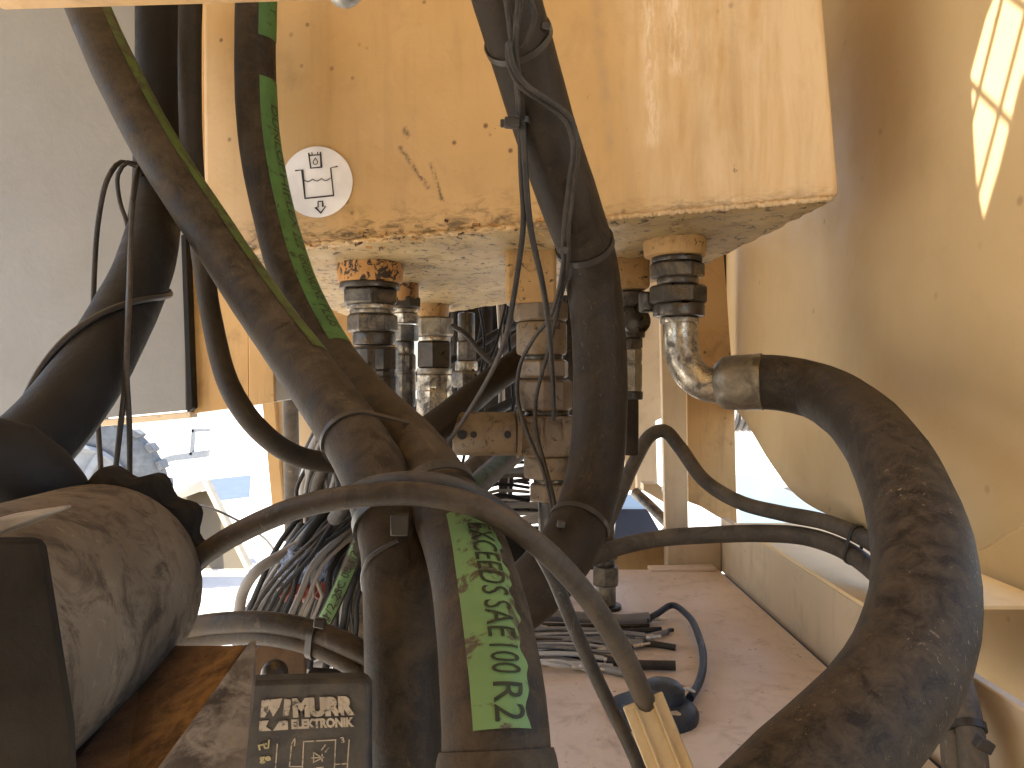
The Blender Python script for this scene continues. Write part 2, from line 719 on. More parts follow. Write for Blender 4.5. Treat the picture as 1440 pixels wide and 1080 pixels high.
ORANGE, ORANGE_D = (.505, .322, .138), (.42, .253, .100)
M = {}
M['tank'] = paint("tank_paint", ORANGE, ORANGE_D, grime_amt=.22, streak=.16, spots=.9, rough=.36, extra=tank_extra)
M['tank_under'] = paint("tank_underside_paint", (.40, .285, .135), (.255, .175, .08), grime=(.035, .021, .009), grime_amt=.9, streak=.2, spots=1, chips=.38, rough=.5, scale=2.2)
M['orange'] = paint("machine_orange_paint", ORANGE, ORANGE_D, grime_amt=.5, streak=.4, spots=.8)
M['rusty_orange'] = paint("rusty_orange_paint", (.48, .24, .07), (.32, .16, .05), grime_amt=.9, spots=1, chips=.75, rough=.6, scale=1.8)
M['boss'] = paint("grimy_boss_paint", (.42, .25, .095), (.30, .17, .06), grime=(.05, .03, .015), grime_amt=.9, spots=1, chips=.2, rough=.5, scale=3)
M['tan'] = paint("tan_paint", (.565, .42, .23), (.495, .35, .175), grime_amt=.08, streak=.04, spots=.35, rough=.55, scale=.7, spec=.2)
M['beige'] = paint("beige_paint", (.62, .50, .34), (.56, .43, .28), grime_amt=.25, streak=.2, spots=.4, rough=.5)
def floor_extra(t, col, v):
    s1 = noise(t, coords(t, (1, .5, 1), rot=(0, 0, .6)), 26, 8, .72, 1.2)
    col = mix(t, ramp(t, s1, .57, .68, 0, .32), col, (.24, .15, .10))
    s2 = noise(t, v, 60, 6, .7, .5)
    col = mix(t, mul(t, ramp(t, s2, .64, .69), .6), col, (.10, .06, .04))
    s3 = noise(t, coords(t, (.35, 1, 1), rot=(0, 0, -.4)), 48, 5, .7, .3)
    return mix(t, ramp(t, s3, .60, .72, 0, .28), col, (.85, .74, .62))


M['lit_flange'] = paint("lit_flange_paint", (.90, .70, .42), (.82, .62, .35), grime_amt=.12, streak=0, spots=.3, spec=.1, rough=.6)  # paler than the web: skylight on the flange put into the colour
M['floor'] = paint("floor_plate_paint", (.75, .61, .49), (.64, .505, .39), grime=(.26, .18, .12), grime_amt=.5, streak=0, spots=.8, rough=.36, scale=1.6, extra=floor_extra)
M['grey'] = paint("grey_panel_paint", (.215, .212, .206), (.195, .191, .184), grime=(.14, .125, .11), grime_amt=.10, streak=.05, spots=.12, rough=.5)
def lit_rust_extra(t, col, v):
    k = seg_mask(t, P(215, 1060, .30), P(335, 925, .38), .004, .035)  # orange light on the tray's right part painted into the rust
    return mix(t, mul(t, k, ramp(t, noise(t, v, 60, 6, .7, .5), .38, .6)), col, (.26, .145, .055))


M['rust_brown'] = paint("rust_brown_steel", (.115, .062, .027), (.055, .03, .016), grime=(.02, .012, .008), grime_amt=.8, spots=.8, rough=.75, scale=5, extra=lit_rust_extra)
def grime_extra(t, col, v):
    a = noise(t, v, 38, 7, .72, .8)
    col = mix(t, ramp(t, a, .50, .62, 0, .8), col, (.042, .030, .020))
    b = noise(t, v, 110, 5, .7, .4)
    return mix(t, ramp(t, b, .58, .68, 0, .5), col, (.20, .158, .112))


def stain_extra(t, col, v):
    k = seg_mask(t, P(270, 1050, .29), P(330, 960, .36), .006, .03)
    return mix(t, mul(t, k, ramp(t, noise(t, v, 55, 6, .7, .6), .40, .58)), col, (.045, .03, .018))


M['dusty_steel'] = paint("dusty_steel", (.165, .127, .086), (.098, .073, .049), grime=(.030, .021, .013), grime_amt=.8, spots=.6, rough=.85, spec=.15, extra=grime_extra, scale=3.2, streak=.2)
M['tray'] = paint("tray_steel", (.27, .215, .155), (.17, .13, .09), grime=(.05, .033, .02), grime_amt=.85, spots=.7, rough=.65, scale=3.5, extra=stain_extra)
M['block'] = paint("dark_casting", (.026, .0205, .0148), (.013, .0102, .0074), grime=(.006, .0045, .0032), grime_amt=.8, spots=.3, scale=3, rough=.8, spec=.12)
M['tan_valve'] = paint("dirty_tan_casting", (.175, .12, .066), (.09, .06, .034), grime=(.018, .011, .006), grime_amt=.95, spots=.9, chips=.25, rough=.38, scale=2.6)
M['cream_profile'] = paint("cream_profile", (.52, .40, .23), (.40, .28, .14), grime=(.08, .05, .02), grime_amt=.7, spots=.6, rough=.5, scale=2.5)
M['hose'] = rubber("hose_rubber", (.016, .0112, .0068), (.050, .035, .020), .55, scale=1.8)
M['hose_dusty'] = rubber("dusty_hose_rubber", (.015, .0105, .0064), (.062, .044, .026), .70, scale=2.0, topdust=.6)
M['hose_black'] = rubber("black_hose_rubber", (.009, .0088, .009), (.022, .019, .017), .4, rough=.6, topdust=.15)
M['hose_worn'] = rubber("worn_hose_rubber", (.0165, .0128, .0095), (.074, .056, .038), .62, rough=.62, specks=.85, topdust=.45, scale=3.0)
M['hose_mid'] = rubber("central_hose_rubber", (.014, .0095, .0058), (.042, .029, .017), .6, scale=1.8, rough=.55, specks=.25, topdust=.2)
M['hose_grey'] = rubber("grey_hose_rubber", (.065, .056, .047), (.16, .13, .1), .6, topdust=.35)
M['cable'] = rubber("cable_sheath", (.022, .019, .017), (.09, .072, .055), .45, rough=.5)
M['cable_grey'] = plain("grey_cable", (.20, .185, .17), .5)
M['cable_pale'] = plain("pale_cable", (.42, .40, .37), .45)
M['cable_dust'] = rubber("dusty_cable", (.025, .018, .012), (.085, .062, .040), .7, rough=.55, topdust=.45)
M['cable_blue'] = rubber("blue_black_cable", (.02, .024, .034), (.06, .06, .065), .4, rough=.35)
M['wire_orange'] = plain("orange_wire", (.62, .26, .08), .4)
M['wire_white'] = plain("white_wire", (.65, .6, .54), .4)
M['tie'] = plain("black_nylon", (.03, .025, .021), .4)
M['chrome'] = metal("zinc_plated", (.48, .42, .33), (.05, .034, .02), .6, .22, scale=1.6)
M['steel'] = metal("grimy_steel", (.20, .165, .12), (.026, .018, .012), .75, .26, scale=1.6)
M['steel_dark'] = metal("oily_dark_steel", (.085, .07, .055), (.018, .014, .010), .6, .24, scale=1.6)
M['ferrule'] = metal("crimped_ferrule", (.28, .245, .19), (.09, .07, .046), .55, .36, scale=1.5)
M['bolt'] = metal("bright_bolt", (.6, .58, .55), (.15, .12, .09), .3, .25)
M['green'] = wear("green_print", (.125, .215, .078), (.060, .046, .028), .53, .585, 42)
M['green_up'] = wear("green_print_upper", (.065, .145, .038), (.026, .023, .014), .56, .68, 90)
M['green_old'] = wear("old_green_print", (.06, .095, .02), (.036, .03, .018), .47, .60, 70)
M['ink'] = wear("black_ink", (.022, .027, .013), (.07, .16, .04), .63, .7, 90)
M['sticker'] = wear("white_vinyl", (.80, .765, .74), (.45, .40, .36), .68, .78, 60, .4)
M['sticker_ink'] = plain("sticker_ink", (.02, .017, .016), .5)
M['plastic'] = wear("dusty_black_plastic", (.034, .0315, .0305), (.062, .053, .044), .42, .65, 50, .55)
M['print'] = wear("worn_print", (.36, .305, .24), (.07, .058, .048), .52, .62, 220, .6)
M['print_y'] = wear("worn_yellow_print", (.38, .31, .16), (.07, .058, .048), .55, .65, 260, .6)
M['ground'] = paint("pale_concrete", (.58, .545, .49), (.50, .465, .41), grime=(.3, .27, .23), grime_amt=.4, streak=0, spots=.2, rough=.85, scale=.12)
M['tyre'] = plain("tyre_rubber", (.15, .155, .16), .9, vary=.3)
M['rim'] = plain("pale_wheel_steel", (.24, .25, .26), .5)
M['blue'] = plain("blue_sheet", (.06, .08, .14), .5, vary=.2, scale=6)
M['cyan'] = plain("cyan_sheet", (.50, .66, .72), .5, vary=.1, scale=4)
M['cream'] = plain("cream_enamel", (.17, .14, .095), .4, vary=.1, scale=3)
M['navy'] = plain("navy_panel", (.016, .022, .042), .3)
M['darkness'] = plain("shade_black", (.012, .010, .009), .7)  # black that stands for shade in the gaps and drilled holes
M['bag'] = None
m_, t_, b_ = newmat("clear_plastic_film")
b_.inputs['Base Color'].default_value = (.24, .29, .42, 1)
b_.inputs['Roughness'].default_value = .16
b_.inputs['Alpha'].default_value = .45
bump(t_, b_, noise(t_, coords(t_), 70, 3, .5, 1.5), 1.0, .01)
M['bag'] = m_
M['red'] = plain("dark_red_plastic", (.20, .035, .015), .35, vary=.4)
M['gravel'] = plain("grey_gravel", (.20, .19, .18), .9, vary=.5, scale=12)

#@@SETTING
# ================================================================== setting
g = mesh_obj("ground", [(-150, -150, 0), (150, -150, 0), (150, 150, 0), (-150, 150, 0)], [(0, 1, 2, 3)], M['ground'], smooth=False)
tag(g, None, None, kind='structure')

# ---- hydraulic tank
tank = thing("hydraulic_tank", (TFL + TFR) / 2, "big scuffed orange steel tank with a white round sticker and pipe ports underneath", "tank")
TBTL, TBTR = Vector((TBL.x, TBL.y, TTL.z)), Vector((TBR.x, TBR.y, TTR.z))
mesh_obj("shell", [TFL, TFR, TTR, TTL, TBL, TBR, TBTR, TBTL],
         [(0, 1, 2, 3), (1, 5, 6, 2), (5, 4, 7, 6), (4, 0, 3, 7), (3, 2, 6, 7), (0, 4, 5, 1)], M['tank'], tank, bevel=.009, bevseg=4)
# rough underside skin: the caked, flaking bottom plate
UND = Plane(TFL, TFR, TBL)


def grid_under():
    nu, nv = 90, 44
    vs_, fs = [], []
    for i in range(nu + 1):
        for k in range(nv + 1):
            u, v = .010 + .98 * i / nu, .004 + .985 * (k / nv) ** 1.3
            q = (TFL * (1 - u) + TFR * u) * (1 - v) + (TBL * (1 - u) + TBR * u) * v
            z = -.0012 + .004 * max(0, 1 - v / .03) - (.0022 * abs(math.sin(37 * u + 9 * v) * math.sin(23 * v + 5 * u)) + random.random() * .0016) * min(1, v * 20)
            vs_.append(q + Vector((0, 0, z)))
    for i in range(nu):
        for k in range(nv):
            q = i * (nv + 1) + k
            fs.append((q, q + nv + 1, q + nv + 2, q + 1))
    return vs_, fs


v_, f_ = grid_under()
mesh_obj("bottom_plate", v_, f_, M['tank_under'], tank, angle=80)


def bead(name, a, b, r, mat, parent, n=120, jit=.35):
    pts = []
    for i in range(n + 1):
        q = a.lerp(b, i / n)
        pts.append(q + Vector((0, random.uniform(-1, 1), random.uniform(-1, 1))) * r * jit)
    h = Hose(pts, r * 2, world=True, step=1)
    h.rad = [r * random.uniform(.8, 1.15) for _ in h.c]
    return h.mesh(name, mat, parent, n=8)


bead("weld_bead", TANK.at(300, 356, -.001), TANK.at(800, 311, -.001), .0032, M['tank'], tank, n=90, jit=.4)
bead("weld_bead", TANK.at(800, 311, -.001), TANK.at(1170, 279, -.001), .0030, M['tank'], tank)
for q in range(90):
    x_ = random.uniform(400, 780)
    p_ = TANK.at(x_, float(np.interp(x_, [300, 800], [352, 308])) + random.gauss(2, 6), .001)
    boxm("paint_flake", p_, (random.uniform(.003, .012), .0014, random.uniform(.0015, .004)), M[random.choice(['tank_under', 'rusty_orange', 'tank'])], tank, rot=(random.uniform(-.5, .5), random.uniform(-.4, .4), random.uniform(-.5, .5)), bevel=0)

# ---- sticker
stc = (446, 256)
sticker = mesh_obj("warning_sticker", [TANK.at(stc[0] + 50 * math.cos(k * math.pi / 32), stc[1] + 50 * math.sin(k * math.pi / 32), .0012) for k in range(64)],
                   [tuple(range(64))], M['sticker'], smooth=False)
tag(sticker, "round white sticker with an oil tank pictogram on the orange tank", "sticker")
L = lambda pts, w=2.0: flat_line("pictogram_line", TANK, pts, w, M['sticker_ink'], sticker, .0022)
L([(415, 240), (425, 239), (429, 279), (469, 275), (465, 236), (475, 234)], 1.9)
wav = [(427 + i, 253.5 - .06 * i + 3.2 * abs(math.sin(i * math.pi / 12.5)) * 1 - 1) for i in range(0, 39)]
L(wav, 1.2)
L([(434, 215), (437, 236.5), (452, 235), (450.5, 213.5)], 2.0)
L([(434.5, 218.5), (451, 217.5)], 1.6)
L([(438.5, 214), (439, 218)], 1.4)
L([(446.5, 213.5), (447, 217.5)], 1.4)
L([(443.5, 222)] + [(443.5 + 3.2 * math.sin(a), 228 - 3.2 * math.cos(a)) for a in [.7, 1.3, 2, 2.6, 3.14, 3.7, 4.3, 5, 5.6]] + [(443.5, 222)], 1.2)
L([(447, 283.5), (447.5, 291), (443.5, 291.5), (451, 299.5), (458, 290), (454, 290.4), (453.5, 283), (447, 283.5)], 1.6)

# ---- wall on the right: big formed plate, its lower edge cut in a curve
WX = .45


def wall_pt(px, py, X=WX):
    d = X * F / (px - 720)
    return Vector((X, d, CAMZ - (py - 540) * d / F))


edge = [(1020, 520), (1035, 572), (1048, 590), (1062, 612), (1078, 640), (1094, 664), (1112, 688), (1130, 704), (1150, 716), (1168, 724),
        (1200, 740), (1226, 748), (1246, 735), (1258, 690), (1285, 650), (1315, 660), (1330, 720), (1345, 768), (1375, 774), (1405, 757), (1440, 736), (1500, 700), (1640, 650)]  # notch hidden by the worn hose, shaped to let light onto the flange
low = catmull([wall_pt(*q) for q in edge], .012)
rows = 26
vs_, fs = [], []
ZTOP = CAMZ + .745
for p in low:
    for k in range(rows + 1):
        t = k / rows
        z = p.z + (ZTOP - p.z) * t
        # shallow pressing in the sheet and a soft roll near its far end
        bulge = .010 * math.exp(-((p.y - 1.75) / .10) ** 2) - .012 * math.exp(-((p.y - 1.22) / .16) ** 2) * math.exp(-((z - 1.55) / .3) ** 2) \
            + .008 * math.exp(-((p.y - .98) / .08) ** 2)
        vs_.append(Vector((WX - bulge, p.y, z)))
for i in range(len(low) - 1):
    for k in range(rows):
        q = i * (rows + 1) + k
        fs.append((q, q + rows + 1, q + rows + 2, q + 1))
rw = mesh_obj("side_plate", vs_, fs, M['tan'], angle=70)
so = rw.modifiers.new("solid", 'SOLIDIFY')
so.thickness = .006
so.offset = 0
tag(rw, "large smooth tan side plate at the right with a curved lower edge", "machine panel")

# ---- beam below it: upright web and a flat top flange
FZ = CAMZ - .35
beam = thing("side_beam", (.41, 1.0, FZ), "tan folded beam along the right side of the floor plate", "beam")
boxm("web", (.4075, .99, CAMZ - .308), (.011, .98, .104), M['beige'], beam, bevel=.002)
boxm("flange", (.512, 1.13, CAMZ - .2535), (.22, .52, .005), M['lit_flange'], beam, bevel=.001)
boxm("floor_gap_shade", (.398, 1.0, FZ - .022), (.03, .96, .012), M['darkness'], beam, bevel=0)  # dark strip stands in for shade in the gap beside the floor
op = slab("outer_plate", [Vector((.63, .25, CAMZ - .75)), Vector((.63, 1.07, CAMZ - .75)), Vector((.63, 1.07, CAMZ - .17)), Vector((.63, .25, CAMZ - .13))], .008, M['tan'], dirn=Vector((1, 0, 0)))
tag(op, "tan outer plate standing behind the thick worn hose at lower right", "machine panel")

# ---- floor plate
fl = boxm("floor_plate", (.13, .98, FZ - .006), (.52, .94, .012), M['floor'], bevel=.002)
tag(fl, None, None, kind='structure')
belly = boxm("belly_plate", (.18, 1.0, FZ - .12), (.72, 1.1, .012), M['block'])
tag(belly, None, None, kind='structure')

# ---- roof added out of view to shade the compartment, with a barred vent shaped to let the sun patch in
ZR = CAMZ + .75
patch_px = [(1388, 312), (1379, 270), (1374, 200), (1370, 110), (1392, 30), (1430, -60), (1560, -140), (1540, -20), (1470, 60), (1440, 118), (1410, 240)]
patch = [(wall_pt(*q).y, wall_pt(*q).z - CAMZ) for q in patch_px]
KX, KY = SUN.x / SUN.z, SUN.y / SUN.z
hole = [Vector((WX + KX * (.75 - z), y + KY * (.75 - z), ZR)) for y, z in patch]
outer = [Vector(q) for q in ((-1.35, -2.2, ZR), (.75, -2.2, ZR), (.75, 2.3, ZR), (-1.35, 2.3, ZR))]
bm = bmesh.new()
for loop in (outer, hole):
    vv = [bm.verts.new(q) for q in loop]
    for i in range(len(vv)):
        bm.edges.new((vv[i], vv[(i + 1) % len(vv)]))
bmesh.ops.triangle_fill(bm, edges=bm.edges, use_beauty=True)
me = bpy.data.meshes.new("shade_roof")
bm.to_mesh(me)
bm.free()
rf = finish("shade_roof", me, M['tan'], smooth=False)
tag(rf, "tan roof sheet added unseen to shade the machine compartment, with a barred vent", "machine panel")
hc = sum(hole, Vector()) / len(hole)
for k in range(-3, 4):
    c = hc + Vector((.62, .78, 0)).normalized() * (k * .036)
    boxm("vent_bar", c + Vector((0, 0, .006)), (.34, .0045, .004), M['tan'], rf, rot=(0, 0, math.radians(-38)), bevel=0)
for k in (-1, 1):
    c = hc + Vector((.78, -.62, 0)).normalized() * (k * .034)
    boxm("vent_bar", c + Vector((0, 0, .012)), (.34, .004, .004), M['tan'], rf, rot=(0, 0, math.radians(54)), bevel=0)

# ---- panel added behind the lens on the left to block light; right side open
bc = boxm("rear_light_blocker", (-.62, -.55, 1.05), (1.45, .02, 1.95), M['tan'])
tag(bc, "tan panel added unseen behind the viewpoint on the left to block light", "machine panel")

bs = boxm("bounce_blocker", (.30, -.42, .51), (.95, .02, 1.0), M['tan'])  # added out of view to block light bounced up from the ground
tag(bs, "low tan panel added unseen behind the viewpoint to block light bounced off the ground", "machine panel")

# ---- rail across the top, near the lens
rail = thing("frame_rail", P(240, 5, .52), "narrow orange rail crossing the top left corner with a bright bolt", "rail")
slab_px("rail_bar", [(-60, -32), (520, -49), (520, -160), (-60, -160)], .50, .045, M['orange'], rail, bevel=.002)
lathe("bolt_head", P(484, -14, .528), Vector((0, -.15, -1)), [(0, .012), (.004, .012), (.0085, .008), (.0095, .003)], M['bolt'], rail, n=20)

# ---- grey panel on the left
gp = thing("grey_bulkhead", P(130, 590, 1.25), "plain grey sheet panel behind the black hoses at left", "machine panel")
slab_px("sheet", [(-420, 640), (262, 577), (252, -200), (-420, -200)], 1.26, .02, M['grey'], gp)
slab_px("edge_trim", [(262.5, 580), (271, 574), (262, 330), (254, 330)], 1.25, .03, M['hose_black'], gp)
slab_px("lower_lip", [(-420, 652), (268, 588), (268, 578.5), (-420, 641)], 1.262, .03, M['beige'], gp)

# ---- orange bracket plates beneath the tank on the left
ob = thing("bracket_plate", P(320, 570, 1.3), "folded orange bracket plate hanging beside the grey panel", "bracket")
slab_px("plate", [(271.5, 582), (350, 571), (346, -200), (252, -200)], 1.27, .012, M['orange'], ob)
slab_px("folded_plate", [(350.5, 571), (386, 566), (380, 300), (346.5, 300)], 1.255, .012, M['orange'], ob)
gb = slab_px("grey_plate", [(387, 565), (434, 558), (424, 400), (382, 400)], 1.33, .01, M['grey'])
tag(gb, "small grey plate between the orange bracket and the long dark hose", "machine panel")

# posts at the left opening
lp = thing("corner_post", P(385, 715, 1.8), "slim orange corner post beside the bright left opening", "post")
slab_px("post_face", [(383, 718), (398, 712), (384, 540), (366, 540)], 1.80, .04, M['orange'], lp)
slab_px("post_side", [(398.5, 712), (412, 700), (407, 540), (384.5, 540)], 1.82, .05, M['beige'], lp)
lpost = Hose([(408, 540, 1.7), (410, 640, 1.7), (411, 760, 1.7)], .034)
o = lpost.mesh("dark_pipe", M['hose_grey'])
tag(o, "upright dark pipe beside the slim orange post", "pipe")
bp = slab_px("brown_plate", [(418, 640), (447, 634), (449, 540), (414, 540)], 1.9, .02, M['beige'])
tag(bp, "short beige plate seen through the gap under the grey plate", "machine panel")
bo = slab_px("orange_bulkhead", [(452, 560), (560, 560), (560, 380), (448, 380)], 1.75, .02, M['orange'])
tag(bo, "orange rear panel behind the left port fitting", "machine panel")

# ---- posts on the right
rp = thing("rear_post", P(905, 690, 1.75), "pale beige post just right of the central hose", "post")
slab_px("post_face", [(896, 690), (925, 690), (922, 592), (938, 585), (930, 380), (886, 380)], 1.75, .03, M['beige'], rp)
slab_px("post_side", [(880, 690), (895.5, 690), (885.5, 380), (872, 380)], 1.78, .02, M['beige'], rp)
rq = thing("rear_column", P(980, 745, 1.5), "square column with a pale front and orange flank by the right opening", "post")
slab_px("front_face", [(936, 745), (968, 748), (962, 330), (926, 330)], 1.50, .02, M['beige'], rq)
sl_ = [(968.5, 706), (985, 712), (1008, 726), (1037, 742), (1033, 570), (1016, 330), (962.5, 330)]
slab_px("flank", sl_, 1.52, .02, M['orange'], rq)
dg_ = slab_px("gap_shade", [(1012, 560), (1024, 560), (1024, 340), (1012, 340)], 1.60, .02, M['darkness'])  # dark strip drawn in place of the shade in this gap
tag(dg_, "dark vertical strip put in for the shade of the gap beside the tan side plate", "shade")
ls = thing("cross_ledge", P(960, 800, 1.5), "beige ledge with an orange back across the far end of the floor plate", "ledge")
slab_px("ledge_block", [(938, 806), (1016, 806), (1014, 748), (938, 748)], 1.47, .05, M['beige'], ls, bevel=.003)
slab_px("back_plate", [(850, 808), (937.5, 808), (937.5, 745), (850, 768)], 1.50, .015, M['orange'], ls)
slab_px("lip", [(915, 806.5), (1008, 804), (1008, 799), (915, 801)], 1.43, .035, M['floor'], ls)
rod = Hose([(893, 692, 1.62), (915, 712, 1.58), (950, 748, 1.52)], .022)
o = rod.mesh("tie_rod", M['steel'])
tag(o, "short slanted steel rod behind the upper thin black hose", "rod")
br = thing("rod_bracket", P(930, 700, 1.6), "small beige bracket with a bolt above the slanted rod", "bracket")
slab_px("plate", [(905, 690), (948, 715), (948, 700), (925, 680), (905, 680)], 1.62, .04, M['beige'], br)
hexa("bolt", P(938, 693, 1.60), Vector((0, 0, 1)), .012, .014, M['bolt'], br)
nv = slab_px("navy_box", [(862, 765), (938, 765), (910, 716), (868, 716)], 2.2, .3, M['navy'])
tag(nv, "dark navy box beyond the ledge beside the slanted rod", "box")

#@@FITTINGS
# ================================================================== port fittings under the tank
DOWN = Vector((0, 0, -1))


def stack(name, label, px, d, segs, cat="fitting", lean=0.0, group=None):
    """fitting built of coaxial pieces: (kind, y0, y1, width_px, material, part name)"""
    y0 = segs[0][1]
    e = thing(name, P(px, segs[-1][2], d), label, cat, group)
    for i, (kind, a, b, w, mt, pn) in enumerate(segs):
        xo = px + lean * (a - y0)
        p = P(xo, a, d)
        R = w / 2 * d / F
        h = (b - a) * d / F
        if kind == 'hex':
            hexa(pn, p, DOWN, R * 1.04, h, M[mt], e, rot=.12 + .2 * i)
        elif kind == 'oct':
            hexa(pn, p, DOWN, R * 1.02, h, M[mt], e, rot=.1, n=8)
        elif kind == 'ring':
            ring(pn, p, DOWN, R, h, M[mt], e)
        elif kind == 'ferrule':
            n = 18
            prof = [(0, R * .92), (h * .04, R), (h * .28, R), (h * .31, R * .95), (h * .36, R * .95), (h * .39, R), (h * .9, R), (h, R * .93)]
            lathe(pn, p, DOWN, prof, M[mt], e, n=n, angle=15)
        elif kind == 'box':
            boxm(pn, p + DOWN * h / 2, (2 * R, 2 * R, h), M[mt], e, rot=(0, 0, .1), bevel=.0025)
    return e


# bosses welded to the tank
lathe("port_boss", P(521, 350, 1.06), DOWN, [(0, .0455), (.03, .0455), (.046, .044), (.048, .040)], M['rusty_orange'], tank, n=36, jitter=.012)
lathe("port_boss", P(569, 380, 1.20), DOWN, [(0, .022), (.05, .022)], M['rusty_orange'], tank, n=18, jitter=.02)
lathe("port_boss", P(609, 420, 1.40), DOWN, [(0, .029), (.034, .029)], M['boss'], tank, n=28)
boxm("port_boss", P(746, 383, 1.02), (.066, .06, .085), M['boss'], tank, bevel=.005)
lathe("port_boss", P(949, 325, .97), DOWN, [(0, .039), (.024, .039), (.032, .038), (.034, .034)], M['boss'], tank, n=36, jitter=.01)
boxm("port_boss", P(887, 382, 1.08), (.046, .05, .052), M['boss'], tank, bevel=.004)

stack("port_fitting", "large oily pipe fitting under the rusty boss at the tank's left end", 520, 1.06, [
    ('ring', 399, 407, 84, 'steel_dark', 'washer'), ('hex', 407, 430, 80, 'steel', 'nut'), ('ring', 430, 436, 70, 'chrome', 'collar'),
    ('ring', 436, 442, 62, 'chrome', 'collar'), ('hex', 442, 468, 68, 'steel', 'nut'), ('ring', 468, 486, 60, 'steel_dark', 'collar'),
    ('ferrule', 488, 600, 64, 'steel_dark', 'ferrule')], lean=.09)
stack("port_fitting", "narrow grimy fitting half hidden behind the large oily fitting", 570, 1.2, [
    ('hex', 418, 434, 42, 'steel_dark', 'nut'), ('ring', 434, 440, 36, 'chrome', 'collar'), ('hex', 440, 455, 38, 'chrome', 'nut'),
    ('hex', 457, 480, 36, 'steel', 'nut'), ('ring', 480, 498, 26, 'steel', 'collar'), ('ferrule', 498, 572, 30, 'steel', 'ferrule'),
    ('ring', 572, 640, 26, 'hose', 'hose_end')])
stack("port_fitting", "bright zinc fitting with a black nut right of the large oily fitting", 611, 1.40, [
    ('hex', 446, 474, 52, 'ferrule', 'nut'), ('ring', 474, 480, 46, 'chrome', 'collar'), ('hex', 480, 518, 50, 'steel_dark', 'nut'),
    ('ring', 518, 526, 50, 'ferrule', 'collar'), ('ferrule', 526, 588, 50, 'chrome', 'ferrule'), ('ring', 588, 650, 40, 'hose', 'hose_end')])
stack("port_fitting", "small shiny nuts in the dark gap behind the bright zinc fitting", 656, 1.6, [
    ('ring', 440, 480, 24, 'steel_dark', 'pipe'), ('hex', 480, 508, 28, 'steel', 'nut'), ('ring', 508, 522, 32, 'chrome', 'collar'),
    ('hex', 522, 545, 40, 'steel', 'nut'), ('ring', 545, 610, 26, 'steel_dark', 'pipe')])

# central valve column
vc = stack("valve_column", "dirty tan valve column hanging under the middle of the tank", 760, 1.03, [
    ('oct', 424, 453, 75, 'tan_valve', 'coupling'), ('ring', 453, 500, 71, 'tan_valve', 'coupling'), ('ring', 500, 506, 54, 'steel_dark', 'groove'),
    ('hex', 506, 532, 71, 'tan_valve', 'nut'), ('oct', 534, 578, 75, 'tan_valve', 'coupling'), ('ring', 578, 584, 62, 'steel_dark', 'groove'),
    ('box', 584, 640, 73, 'tan_valve', 'valve_body'), ('ring', 640, 672, 73, 'tan_valve', 'lower_coupling'), ('ring', 672, 678, 50, 'steel_dark', 'groove'),
    ('hex', 678, 704, 59, 'tan_valve', 'nut'), ('ring', 704, 750, 40, 'steel_dark', 'pipe')], cat="valve", lean=.06)
# cast frames on the valve body
VP = Plane(P(760, 584, .990), P(790, 584, .993), P(760, 640, .990))
vbody = [q for q in vc.children if q.name.startswith('valve_body')][0]
for fr in ([(742, 592), (760, 592), (762, 600), (762, 630), (752, 632)], [(770, 588), (792, 587), (795, 612), (794, 622), (771, 622), (768, 606), (770, 588)]):
    flat_line("cast_rib", VP, fr, 3.0, M['tan_valve'], vbody, .002)
hc_ = P(637, 610, 1.0)
hs = thing("handle_socket", P(685, 640, 1.0), "tan horizontal socket with drilled holes beside the valve column", "socket")
lathe("barrel", hc_, Vector((1, .05, 0)), [(0, .022), (.001, .0275), (.003, .0285), (.078, .0285), (.081, .028)], M['tan_valve'], hs, n=40)
lathe("rim", P(724, 610, 1.005), Vector((1, .05, 0)), [(0, .025), (.003, .032), (.008, .031), (.013, .024), (.02, .022)], M['tan_valve'], hs, n=14, jitter=.06)
for (hx, hr) in ((650, .0062), (666, .0042), (714, .0046)):
    p = P(hx, 611, 1.0)
    p.y = 1.0 - .0283
    p.x = (hx - 720) / F * p.y
    p.z = CAMZ - (611 - 540) / F * p.y
    lathe("drilled_hole", p + Vector((0, .004, 0)), Vector((0, -1, -.05)), [(0, hr), (.0048, hr), (.0049, hr * .9)], M['darkness'], hs, n=18)

# right hand port with the big elbow
rf_ = thing("elbow_fitting", P(1030, 575, .95), "oily nuts and bright bent elbow feeding the thick worn hose", "fitting")
d = .965
for kind, a, b, w, mt, pn in [('ring', 362, 370, 70, 'steel_dark', 'washer'), ('hex', 370, 392, 76, 'steel', 'nut'), ('ring', 392, 401, 58, 'steel', 'collar'),
                              ('hex', 401, 428, 80, 'steel_dark', 'swivel_nut'), ('ring', 428, 446, 72, 'steel_dark', 'swivel_nut_skirt'), ('ring', 447, 455, 54, 'chrome', 'collar')]:
    x = 952 + (a - 362) * .04
    R, h = w / 2 * d / F, (b - a) * d / F
    (hexa if kind == 'hex' else ring)(pn, P(x, a, d), DOWN, R, h, M[mt], rf_)
elb = Hose([(956, 448, .965), (957, 470, .965), (959, 495, .962), (968, 520, .957), (986, 537, .95), (1008, 543, .944), (1020, 543, .942)], .0425, step=.004)
elb.mesh("elbow_tube", M['chrome'], rf_)
a_, b_2 = P(1006, 539, .945), P(1072, 537, .922)
ax = (b_2 - a_)
lathe("ferrule", a_, ax, [(0, .022), (.004, .027), (.012, .0325), (.02, .0335), (ax.length * .82, .0338), (ax.length, .0345), (ax.length + .001, .033)], M['ferrule'], rf_, n=32)
boxm("clamp_lug", P(910, 425, .99), (.02, .02, .026), M['steel_dark'], rf_, bevel=.003)

